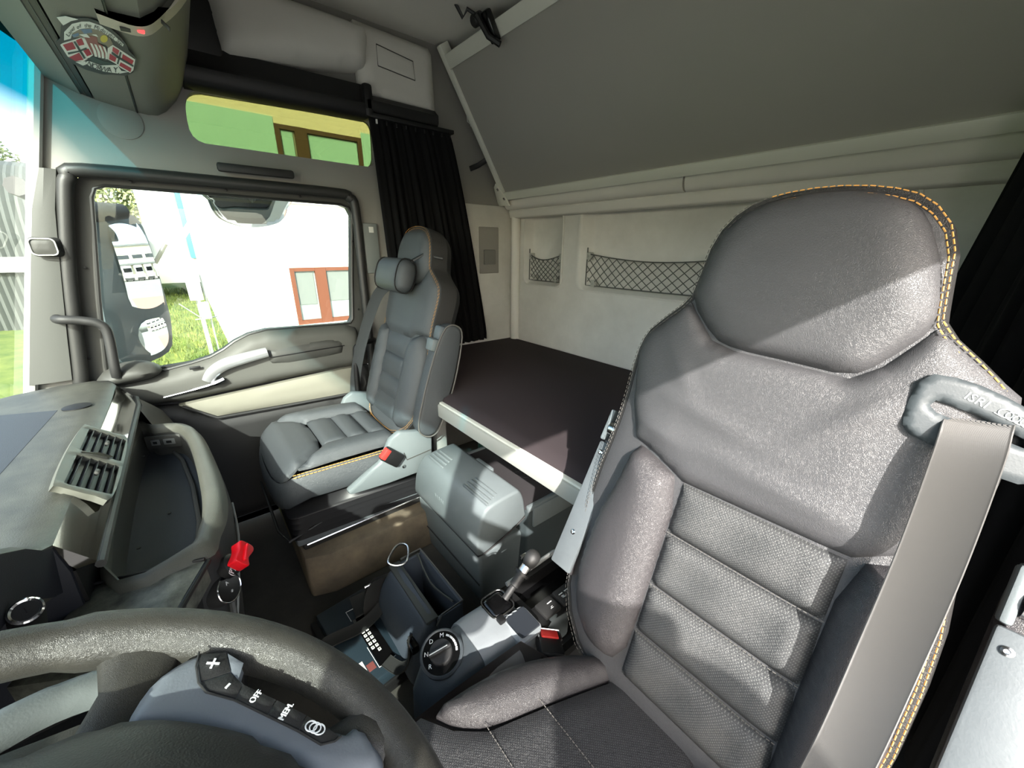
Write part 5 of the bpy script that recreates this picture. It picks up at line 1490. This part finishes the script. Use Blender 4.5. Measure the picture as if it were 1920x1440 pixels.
# switch tray behind it
mk = _mk
TR = thing('switch_tray', 'black storage tray with window switches behind the gear lever', 'tray', (.50, -.57, .4))
tro = [(.442, -.462), (.580, -.458), (.584, -.64), (.578, -.68), (.56, -.69), (.44, -.69)]
tri = [(.496, -.475), (.568, -.472), (.571, -.64), (.565, -.665), (.55, -.675), (.496, -.675)]
mk('tray_body', puff(tro, lambda u, v, h: Vector((u, v, .435 + h)), .004, .008, .045, .015, [tri]), BLACK, TR, ang=50)
mk('tray_floor', prism(tri, 'z', .392, .396), GLOSSBLACK, TR)
mk('tray_edge', tube([(.584, -.47, .441), (.588, -.64, .441), (.582, -.682, .441), (.56, -.696, .441), (.45, -.696, .441)], .006, 8), mat('tray_edge_grey', (150, 152, 150), .4), TR)
for i in range(3):
    y = -.505 - i * .058
    k = mk('switch', box(.448, .492, y - .025, y + .025, .436, .447, .004), CHAR, TR)
    mk('switch_legend', merge(box(.474, .476, y - .016, y - .002, .4465, .4475), *( [text_vf('#', .013, Matrix.Translation((.466, y - .010, .4472)), .0002), text_vf('#', .013, Matrix.Translation((.466, y + .010, .4472)), .0002), box(.474, .476, y + .004, y + .016, .4465, .4475)] if i else [text_vf('h', .013, Matrix.Translation((.462, y - .005, .4472)), .0002)])), WHITEPRINT, k, smooth=False)
# ---------------------------------------------------------------- black case with keypad label on the floor
CS = thing('keypad_case', 'flat black case with white keypad print lying on the floor', 'case', (1.0, -.2, 0))
CSM = mat('case_plastic', (34, 46, 54), .4, 0, .2, 500)
cm = fr((.985, -.178, .0), (-1, -.07, 0), (.03, -1, 0))
if (cm.to_3x3() @ Vector((0, 0, 1))).z < 0:
    cm = cm @ Matrix.Rotation(math.pi, 4, 'X')
csx, csy = Vector((-1, -.08, 0)).normalized(), Vector((.08, -1, 0)).normalized()
cm = Matrix(((csx.x, csy.x, 0, .985), (csx.y, csy.y, 0, -.18), (0, 0, 1, 0), (0, 0, 0, 1)))
mk('lower_shell', xf(box(-.185, .175, -.085, .105, 0, .045, .006), cm), BLACK, CS)
mk('upper_shell', xf(box(-.165, .17, -.065, .10, .045, .085, .006), cm), CSM, CS)
mk('keypad_label', xf(box(-.06, .14, .015, .062, .0845, .0862), cm), GLOSSBLACK, CS)
mk('label_border', xf(tube([(-.10, .055, .0863), (-.105, .012, .0863), (-.06, .012, .0863)], .0012, 4), cm), WHITEPRINT, CS)
mk('label_border', xf(tube([(.06, .012, .0863), (.142, .012, .0863), (.142, .064, .0863)], .0012, 4), cm), WHITEPRINT, CS)
for r_ in range(2):
    for c_ in range(7 if r_ else 6):
        x, y = -.015 + c_ * .0175 , .024 + r_ * .013
        mk('key', xf(box(x - .0055, x + .0055, y - .0045, y + .0045, .0860, .0872, .0006), cm), WHITEPL, CS)
mk('key_dot', xf(merge(*[box(-.015 + c_ * .0175 - .002, -.015 + c_ * .0175 + .002, .024 + r_ * .013 - .0012, .024 + r_ * .013 + .0012, .0871, .0876) for r_ in range(2) for c_ in range(7 if r_ else 6)]), cm), BLACK, CS, kind='stuff')
mk('logo_plate', xf(box(.09, .125, -.052, -.018, .0845, .0865), cm), WHITEPL, CS)
csM = cm @ Matrix.Translation((.1075, -.035, .0868))
mk('logo_letter', text_vf('G', .026, csM, .0004), BLACK, CS, smooth=False)
mk('red_print', xf(box(.11, .135, -.015, .006, .0847, .0860), cm), mat('faded_red', (120, 66, 62), .6), CS)
# ---------------------------------------------------------------- black tool bag with strap
def mk(name, vf, *a, **k):
    return _mk(name, ([Vector((.765 + (v[0] - .765) * .87, v[1] if v[1] > -.325 else -.325 + (v[1] + .325) * .76, v[2])) for v in vf[0]], vf[1]), *a, **k)
BG_ = thing('tool_bag', 'black fabric tool bag with steel ring and strap in front of the cool box', 'bag', (.93, -.40, 0))
BAGM = mat('bag_cloth', (66, 74, 84), .55, 0, .5, 350)
BAGT = mat('bag_band', (66, 70, 68), .6, 0, .4, 500)
WEB = mat('bag_webbing', (36, 37, 36), .8, 0, .6, 900)
ba = Vector((1.07, -.335, .24)); bb = Vector((.765, -.345, .24))
def bsec(t, k=1.0):
    x = ba.x + (bb.x - ba.x) * t
    pts = [(-.275, .02), (-.268, .10), (-.285, .18), (-.315, .228), (-.33, .236), (-.37, .236), (-.375, .10), (-.375, .02)]
    return [Vector((x, -.325 + (y + .325) * (.8 + .2 * k), z * (.85 + .15 * k))) for y, z in sp2(pts, 3)]
mk('body', loft([bsec(0, .3), bsec(.03, .8), bsec(.1, 1), bsec(.35, 1.06), bsec(.6, 1.0), bsec(.9, 1), bsec(.97, .8), bsec(1, .3)]), BAGM, BG_, ang=70)
mk('top_band', box(.765, 1.075, -.375, -.325, .232, .243, .004), BAGT, BG_)
for nm, s, o in (('band_lettering', 'A2 B R L', 0),):
    pass
# open compartment behind the band
mk('rear_wall', box(.765, 1.07, -.485, -.47, .02, .245, .004), BAGM, BG_)
mk('end_wall', box(.762, .774, -.48, -.37, .02, .235, .004), BAGM, BG_)
mk('end_wall', box(1.062, 1.074, -.48, -.37, .02, .235, .004), BAGM, BG_)
mk('inner_floor', box(.77, 1.07, -.475, -.37, .02, .05), BLACK, BG_)
mk('rim_wire', tube([(1.07, -.38, .248), (1.072, -.475, .25), (.76, -.48, .25), (.758, -.385, .247), (.765, -.365, .21)], .0035, 6), mat('bag_wire', (120, 122, 120), .4, .6), BG_)
mk('divider_cord', tube(smooth_path([(1.06, -.455, .245), (.93, -.44, .215), (.79, -.455, .235)], 5), .004, 6), BAGT, BG_)
mk('steel_ring', tube(smooth_path([(1.075, -.326, .262), (1.115, -.39, .275), (1.09, -.425, .272), (1.035, -.39, .256), (1.045, -.345, .253)], 5, True), .0042, 8, True), STEEL, BG_, label='bright steel ring')
mk('side_pouch', puff(sp2([(-.07, -.06), (.06, -.06), (.07, .02), (.04, .07), (-.05, .07), (-.075, .0)], 4), fr((1.075, -.305, .13), (.25, 1, .1), (.2, 0, 1)), .03, .04, .02, .012), BLACK, BG_, ang=80)
mk('strap', ribbon(smooth_path([(1.07, -.325, .17), (1.04, -.275, .125), (1.035, -.205, .096), (1.05, -.10, .092), (1.05, -.07, .05)], 6), .024, .003, (1, 0, .1)), WEB, BG_, ang=50)
mk('strap', ribbon(smooth_path([(.80, -.29, .20), (.775, -.27, .14), (.80, -.245, .10), (.86, -.225, .092)], 6), .018, .003, (.7, -.7, .1)), WEB, BG_, ang=50)
mk('webbing_flap', ribbon(smooth_path([(1.12, -.32, .11), (1.125, -.27, .099), (1.13, -.205, .0985)], 5), .052, .003, (1, .1, 0)), WEB, BG_, ang=50)
mk('strap_buckle', box(.755, .80, -.295, -.272, .165, .195, .006), GLOSSBLACK, BG_)
mk('pull_tab', xf(box(-.012, .012, -.02, .02, -.004, .004, .002), Matrix.Translation((1.09, -.262, .19)) @ Matrix.Rotation(.8, 4, 'Y')), STEEL, BG_)
mk = _mk
# small red cap seen through the wheel on the driver floor
RC = thing('pedal_cap', 'dull red round cap on the floor under the steering wheel', 'cap', (.45, .02, 0))
mk('cap', lathe([(.03, 0), (.032, .02), (.028, .04), (.02, .045)], Matrix.Translation((.62, -.02, .0)), 20), mat('dull_red', (120, 24, 28), .5), RC, ang=40)
# ---------------------------------------------------------------- outside
ASPH = mat('asphalt', (150, 148, 142), .9, 0, .4, 30, mott=.15, mscale=.6)
GRASS = mat('grass_ground', (62, 88, 34), .95, 0, .8, 60, mott=.8, mscale=1.3, rgb2=(118, 126, 60))
BLADE = mat('grass_blades', (84, 106, 40), .8, mott=.7, mscale=2.0, rgb2=(136, 138, 72))
def gz(x):
    xs = [-60, 5.2, 10, 22, 60]
    zs = [-1.5, -1.5, -.80, -.40, -.35]
    return float(np.interp(x, xs, zs))
mk('ground_yard', box(-60, 60, -70, -1.3, -1.62, -1.5), ASPH, label='pale grey asphalt yard behind the truck', cat='ground')
mk('ground_front', box(-60, 5.8, -1.3, 40, -1.62, -1.502), ASPH, label='pale grey asphalt ground beside and ahead of the truck', cat='ground')
mk('grass_bank', grid(lambda a, b: Vector((5.0 + 46 * a, -1.3 + 41 * b, gz(5.0 + 46 * a) + .05 * math.sin(a * 60) * math.sin(b * 90))), 46, 40), GRASS, label='sunlit green grass bank beside the white building', cat='grass')
rg = random.Random(5)
gv, gf = [], []
for i in range(9000):
    x = 5.5 + 15 * rg.random() ** 1.5
    y = -.55 + 2.2 * rg.random() * (.35 + x / 14)
    if x > 9.9 and y < -.5:
        continue
    z = gz(x) + .02
    h = rg.uniform(.05, .13)
    a = rg.uniform(0, 6.28)
    w = .012
    n = len(gv)
    gv += [Vector((x - w * math.cos(a), y - w * math.sin(a), z)), Vector((x + w * math.cos(a), y + w * math.sin(a), z)), Vector((x + rg.uniform(-.05, .05), y + rg.uniform(-.05, .05), z + h))]
    gf.append((n, n + 1, n + 2))
mk('grass_blades', (gv, gf), BLADE, kind='stuff', label='tufts of sunlit grass on the bank outside the door window', cat='grass', smooth=False, recalc=False)
# white building
WB = thing('white_building', 'white rendered building with brown windows outside the passenger door', 'building', (10, -7, -.9))
WALLW = mat('white_render', (236, 234, 226), .9, 0, .2, 40)
SHADE_CYAN = mat('wall_shade_cyan', (170, 228, 240), .9, 0, .2, 40)  # colour stands in for bluish shade on the white upper wall and window
WBM = mat('window_frame_brown', (104, 56, 34), .6)
WDK = mat('upper_window_frame', (84, 66, 54), .6)
lw = [(-1.80, -.50), (-3.55, -.50), (-3.55, .775), (-1.80, .775)]
uw = [(-1.98, 2.15), (-3.72, 2.15), (-3.72, 3.55), (-1.98, 3.55)]
mk('wall', puff([(-.42, -1.2), (-.42, 6.5), (-14, 6.5), (-14, -1.2)], lambda u, v, h: Vector((10.0 - h, u, v)), 0, .1, .3, .8, [lw, uw]), WALLW, WB, smooth=False)
mk('end_wall', box(10.31, 22, -.72, -.42, -1.2, 6.5), WALLW, WB)
mk('wall_shade_panel', box(9.985, 9.999, -1.978, -.48, 2.12, 3.66), SHADE_CYAN, WB, label='pale cyan panel coloured as sky-lit shade on the wall')
mk('wall_shade_panel', box(9.985, 9.999, -12, -3.722, 2.12, 3.66), SHADE_CYAN, WB, label='pale cyan panel coloured as sky-lit shade on the wall')
mk('rear_wall', box(10.3, 22, -14, -13.7, -1.2, 6.5), WALLW, WB)
mk('roof', box(9.9, 22, -14, -.40, 6.5, 6.7), WALLW, WB)
WGL = mat('building_glass', (150, 160, 156), .08, 0, 0, spec=.8)
BLIND = mat('window_blind', (112, 116, 112), .8)
def bwin(y0, y1, z0, z1, ym, m, blind, bm_):
    f = mk('window', merge(box(9.98, 10.08, y0 - .09, y0, z0, z1), box(9.98, 10.08, y1, y1 + .09, z0, z1), box(9.985, 10.08, y1 + .09, y0 - .09, z1 - .08, z1), box(9.985, 10.08, y1 + .09, y0 - .09, z0, z0 + .10), box(9.97, 10.09, ym - .13, ym + .10, z0, z1)), m, WB)
    mk('pane', box(10.05, 10.06, y1, y0, z0, z1), WGL, f)
    mk('blind', merge(box(10.03, 10.04, ym + .14, y0 - .12, z0 + blind[0], z1 - .1), box(10.03, 10.04, y1 + .1, ym - .16, z0 + blind[1], z1 - .1)), bm_, f)
    mk('sill', box(9.93, 10.05, y1, y0, z0 - .06, z0), WALLW, f)
bwin(-1.80, -3.55, -.50, .775, -2.42, WBM, (.45, .5), BLIND)
bwin(-1.98, -3.72, 2.15, 3.55, -2.45, WDK, (.75, .1), SHADE_CYAN)
# pipe brace, boxes and poles at the corner of the building
PI_ = thing('brace_pipe', 'white diagonal brace pipe leaning on the corner of the building', 'pipe', (9.6, -.2, 1))
WM = mat('white_paint', (228, 228, 222), .5)
mk('pipe', tube([(9.5, -.57, 2.02), (9.5, -.10, 1.38)], .05, 8), WM, PI_)
mk('post', tube([(9.5, -.10, 1.40), (9.5, -.10, -.86)], .02, 6), WM, PI_)
mk('pipe_arm', tube([(9.5, -.33, 2.3), (9.5, -.40, 1.9), (9.5, -.48, 1.6)], .03, 6), WM, PI_)
for lb, y0, y1, z0, z1 in (('white electric cabinet, upper of two, on poles at the building corner', -.17, .03, .30, .77), ('small white electric box, lower of two, on poles at the building corner', -.22, -.07, -.04, .26)):
    E_ = thing('electric_box', lb, 'box', (9.0, (y0 + y1) / 2, z0), 'electric boxes on poles')
    mk('cabinet', box(8.95, 9.12, y0, y1, z0, z1, .015), WM, E_)
    mk('door', box(8.935, 8.95, y0 + .015, y1 - .015, z0 + .02, z1 - .02, .005), WM, E_)
ST_ = thing('pole_stand', 'thin pole stand carrying the electric boxes', 'stand', (9.1, -.12, -.9))
for y in (-.20, -.06):
    mk('pole', tube([(9.14, y, -.90), (9.14, y, .75)], .014, 6), mat('galvanised', (170, 172, 168), .4, .6), ST_)
mk('crossbar', tube([(9.14, -.30, -.03), (9.14, .03, -.06)], .012, 6), MATS['galvanised'], ST_)
mk('stay', tube([(9.1, .20, .25), (9.1, -.05, -.02)], .010, 6), MATS['galvanised'], ST_)
# silo
SI = thing('silo', 'tall white silo with a pale blue side standing behind the grass', 'silo', (18.8, .15, -.5))
mk('shell', lathe([(.62, .80), (.62, 4.6), (.56, 4.65)], Matrix.Translation((19.0, .16, 0)), 40), mat('silo_white', (214, 216, 214), .6, 0, 0), SI, ang=30)
mk('base_block', box(18.3, 19.8, -.85, 1.05, -.05, .80, .02), WM, SI)
mk('blue_side', box(18.2, 18.5, -.57, -.28, .78, 4.6, .03), mat('silo_blue', (70, 124, 150), .6), SI, label='pale blue side')
mk('pipe_stub', tube([(17.9, .70, .65), (17.9, .30, 1.25)], .06, 8), mat('stub_grey', (120, 118, 112), .6), SI)
mk('stand', merge(*[box(18.4, 18.55, y, y + .08, -.6, 0) for y in (-.8, .9)]), WM, SI)
# parked cars beyond the grass
def car(x, y, z, col, label, L_=4.2, van=False):
    C = thing('parked_car', label, 'car', (x, y, z), 'parked cars beyond the grass')
    pr = [(-2.1, .25), (-2.1, .75), (-1.9, .85), (-1.1, .95), (-.5, 1.42), (.9, 1.45), (1.6, .98), (2.05, .85), (2.1, .3)]
    if van:
        pr = [(-2.4, .3), (-2.4, .95), (-1.7, 1.05), (-1.2, 1.9), (2.4, 2.0), (2.45, .3)]
    M = Matrix.Translation((x, y, z)) @ Matrix.Rotation(RAD(80), 4, 'Z')
    f = lambda u, v, h: M @ Vector((u, h, v))
    mk('body', prism(pr, f, -.85, .85, .08), mat('car_paint_%d_%d_%d' % col, col, .25, .2), C, ang=40)
    win = [(-.98, .98), (-.48, 1.36), (.85, 1.39), (1.4, 1.0)]
    if van:
        win = [(-1.55, 1.1), (-1.15, 1.75), (-.2, 1.78), (-.2, 1.1)]
    mk('side_window', merge(prism(win, f, -.87, -.855), prism(win, f, .855, .87)), GLOSSBLACK, C)
    for u in (-1.3, 1.3):
        for h in (-.87, .70):
            mk('wheel', prism(circ(u, .32, .32, 18), f, h, h + .18, .03), BLACK, C, ang=30)
    mk('lamp', prism([(-2.12, .55), (-2.12, .72), (-1.95, .78), (-1.95, .6)], f, -.7, .7), STEEL, C)
car(25, 1.9, gz(25), (30, 34, 40), 'dark car parked beyond the grass, nearest the exterior mirror')
car(31, -1.2, gz(25), (40, 88, 150), 'blue car parked beyond the grass, next to the building corner')
car(28, .1, gz(25), (90, 96, 102), 'grey car parked between the dark and the blue car')
car(29, 4.4, gz(25), (44, 50, 60), 'dark van parked farthest left beyond the grass', van=True)
# trees
def tree(name, label, x, y, h, cr, seed, c1, c2):
    T_ = thing(name, label, 'tree', (x, y, gz(x)), 'trees behind the silo')
    r_ = random.Random(seed)
    mk('trunk', tube([(x, y, gz(x)), (x + .1, y, gz(x) + h * .4), (x, y + .2, gz(x) + h * .8)], [.25, .18, .08], 8), mat('bark', (92, 78, 62), .9), T_)
    V, F = [], []
    for i in range(3800):
        a, b = r_.uniform(0, 6.28), r_.uniform(-1, 1)
        rad = r_.random() ** .4
        cs = math.sqrt(1 - b * b)
        lump = 1 + .28 * math.sin(a * 3 + seed) * math.cos(b * 5 + seed)
        p = Vector((x + cr * rad * cs * math.cos(a) * lump, y + cr * rad * cs * math.sin(a) * lump, gz(x) + h * .62 + h * .42 * rad * b))
        d = Vector((r_.gauss(0, 1), r_.gauss(0, 1), r_.gauss(0, 1))).normalized() * .16
        e = d.orthogonal().normalized() * .10
        n = len(V)
        V += [p - d, p + e, p + d, p - e]
        F.append((n, n + 1, n + 2, n + 3))
    mk('foliage', (V, F), mat('foliage_%d' % seed, c1, .8, 0, 0, mott=.6, mscale=1.2, rgb2=c2), T_, kind='stuff', smooth=False, recalc=False)
tree('broad_tree', 'yellow green tree right of the silo beside the building corner', 34, -1.3, 9, 2.0, 1, (84, 90, 44), (140, 138, 82))
tree('broad_tree', 'pale green tree left of the silo above the exterior mirror', 37, 3.0, 9.5, 2.2, 2, (132, 142, 92), (196, 198, 150))
tree('broad_tree', 'dark green tree far left behind the exterior mirror', 42, 9.5, 9, 3.0, 3, (80, 96, 60), (130, 140, 90))
# corrugated hangar ahead of the windscreen
HG = thing('grey_hangar', 'grey corrugated hangar seen through the windscreen', 'hangar', (17, 7, -.6))
CORR = mat('corrugated_grey', (84, 88, 85), .6, .1)
pts = []
for i in range(161):
    y = 2.2 + i * .06
    pts.append((14 + (.05 if i % 2 else 0), y))
V, F = [], []
for x, y in pts:
    for k in range(9):
        a = RAD(90 * k / 8)
        V.append(Vector((x + 1.6 * (1 - math.cos(a)) * 1.2, y, .9 + 2.2 * math.sin(a))))
for i in range(160):
    for k in range(8):
        F.append((i * 9 + k, (i + 1) * 9 + k, (i + 1) * 9 + k + 1, i * 9 + k + 1))
mk('curved_roof', (V, F), CORR, HG, smooth=False)
V, F = [], []
for x, y in pts:
    V += [Vector((x, y, -1.5)), Vector((x, y, .9))]
for i in range(160):
    F.append((i * 2, i * 2 + 2, i * 2 + 3, i * 2 + 1))
mk('corrugated_wall', (V, F), CORR, HG, smooth=False)
mk('band', box(13.9, 14.0, 2.2, 11.8, .62, .95), mat('hangar_band', (120, 122, 118), .6), HG)
mk('gable', prism([(14.05, -1.5), (14.05, .9), (14.4, 2.3), (15.9, 3.05), (24, 3.05), (24, -1.5)], 'y', 2.22, 2.3), CORR, HG)
# yard building and trucks seen in the exterior mirror
YB_ = thing('yard_building', 'cream two storey yard building reflected in the exterior mirror', 'building', (14, -46, -1.5))
mk('wall', box(0, 26, -52, -46, -1.5, 6.6), mat('cream_render', (226, 220, 198), .9), YB_)
mk('roof_edge', box(-.3, 26.3, -52.3, -45.6, 6.6, 7.0), mat('roof_grey', (120, 122, 120), .7), YB_)
for i in range(5):
    mk('window', box(1.2 + i * 5, 5.0 + i * 5, -46.05, -45.95, 3.6, 4.5), mat('yard_window', (70, 74, 76), .2), YB_)
mk('canopy', box(-.2, 26, -46, -44, 2.1, 2.5), MATS['roof_grey'], YB_)
for i in range(6):
    x = 4.0 + i * 3.4
    t = thing('parked_truck', 'white truck cab parked before the yard building, %s from the left in the row' % ('sixth', 'fifth', 'fourth', 'third', 'second', 'first')[i], 'truck', (x, -41, -1.5), 'white trucks before the yard building')
    mk('cab', box(x - 1.2, x + 1.2, -42, -40, -.9, 1.9, .15), WM, t)
    mk('windscreen', box(x - 1.05, x + 1.05, -40.02, -39.96, .5, 1.4), GLOSSBLACK, t)
    mk('bumper', box(x - 1.2, x + 1.2, -40.1, -39.9, -1.2, -.7), DKGREY, t)
    for s in (-.9, .9):
        mk('wheel', tube([(x + s - .15, -41, -1.05), (x + s + .15, -41, -1.05)], .45, 14), BLACK, t)
mk('paved_patch', box(4.0, 12, -16, -5, -1.5, -1.485), mat('brick_red_paving', (176, 138, 124), .9), label='reddish paved patch of yard behind the truck', cat='paving')
# ---------------------------------------------------------------- exterior mirrors of the passenger side
def exterior_mirror(sx, name, label):
    """sx = +1 passenger side, -1 the same mirror on the driver side (reflected about the cab's centre line)"""
    fx = lambda p: Vector((p[0] if sx > 0 else 1.71 - p[0], p[1], p[2]))
    EM = thing(name, label, 'mirror', tuple(fx((2.45, .2, .75))))
    mn = Vector((-.60, -.79, .035)).normalized()
    me_ = Vector((.79, -.60, 0)).normalized()
    mu = mn.cross(me_) if mn.cross(me_).z > 0 else me_.cross(mn)
    mo = Vector((2.45, .155, 1.06))
    MMm = Matrix(((me_.x, mu.x, mn.x, mo.x), (me_.y, mu.y, mn.y, mo.y), (me_.z, mu.z, mn.z, mo.z), (0, 0, 0, 1)))
    def sh(vf):
        return [fx(v) for v in vf[0]], vf[1]
    mg = [(-.075, .29), (.06, .292), (.085, .27), (.10, .20), (.088, -.10), (.065, -.122), (-.10, -.112), (-.085, .10)]
    mw = [(-.10, -.142), (.035, -.135), (.045, -.16), (.036, -.24), (.0, -.285), (-.07, -.30), (-.12, -.29)]
    hous = [(-.13, .315), (.07, .318), (.105, .285), (.118, .20), (.105, -.12), (.082, -.22), (.05, -.30), (-.05, -.325), (-.24, -.325), (-.215, -.05)]
    mk('housing', sh(puff(chaikin(hous, 1), MMm @ Matrix.Translation((0, 0, -.012)), .006, .02, .10, .03)), MHS, EM, ang=50)
    mk('main_glass', sh(puff(chaikin(mg, 2), lambda u, v, h: MMm @ Vector((u, v, h + .004 - .30 * (u * u + (v - .09) ** 2))), 0, .01, .006, .02)), MIRROR, EM, label='large slightly convex mirror glass')
    mk('wide_glass', sh(puff(chaikin(mw, 2), lambda u, v, h: MMm @ Vector((u, v, h + .006 - 1.0 * (u * u + (v + .21) ** 2))), 0, .01, .006, .012)), MIRROR, EM, label='small convex mirror glass')
    mk('arm', sh(tube([(2.30, .30, 1.36), (2.38, .24, 1.37), (2.46, .15, 1.38)], [.03, .04, .03], 10)), CHAR, EM)
    mk('arm', sh(tube([(2.06, .36, 1.42), (2.2, .33, 1.40), (2.34, .27, 1.37)], [.03, .035, .03], 8)), CHAR, EM)
    mk('lower_arm', sh(tube([(2.08, .40, .74), (2.2, .36, .73), (2.30, .30, .745)], .03, 8)), CHAR, EM)
MHS = mat('mirror_housing', (70, 80, 84), .45)
exterior_mirror(1, 'exterior_mirror', 'tall dark exterior mirror with two glasses outside the passenger window')
exterior_mirror(-1, 'exterior_mirror', 'tall exterior mirror of the driver side, outside the open driver door')
KM_ = thing('kerb_mirror', 'rounded kerb mirror hanging over the passenger door window', 'mirror', (2.35, -.32, 1.33))
kp = [(-.152, 1.475), (-.152, 1.44), (-.165, 1.39), (-.20, 1.352), (-.30, 1.325), (-.41, 1.345), (-.455, 1.375), (-.475, 1.42), (-.482, 1.475)]
kc = Vector((2.36, -.32, 1.42))
def kf(u, v, h):
    d = ((u + .32) ** 2 + (v - 1.42) ** 2)
    return Vector((2.37 - h - (v - 1.42) * .58 + .9 * d, u, v))
mk('shell', puff(sp2(kp, 3), lambda u, v, h: kf(u, v, h) + Vector((.012, 0, .006)), 0, .01, .04, .02), MHS, KM_, ang=60)
kg = [(-.32 + (u + .32) * .95, 1.42 + (v - 1.42) * .95) for u, v in kp]
mk('glass', puff(sp2(kg, 3), kf, .002, .02, .006, .015), MIRROR, KM_, ang=80)
mk('arm', tube([(2.06, -.32, 1.53), (2.25, -.32, 1.52), (2.38, -.32, 1.45)], .02, 8), CHAR, KM_)
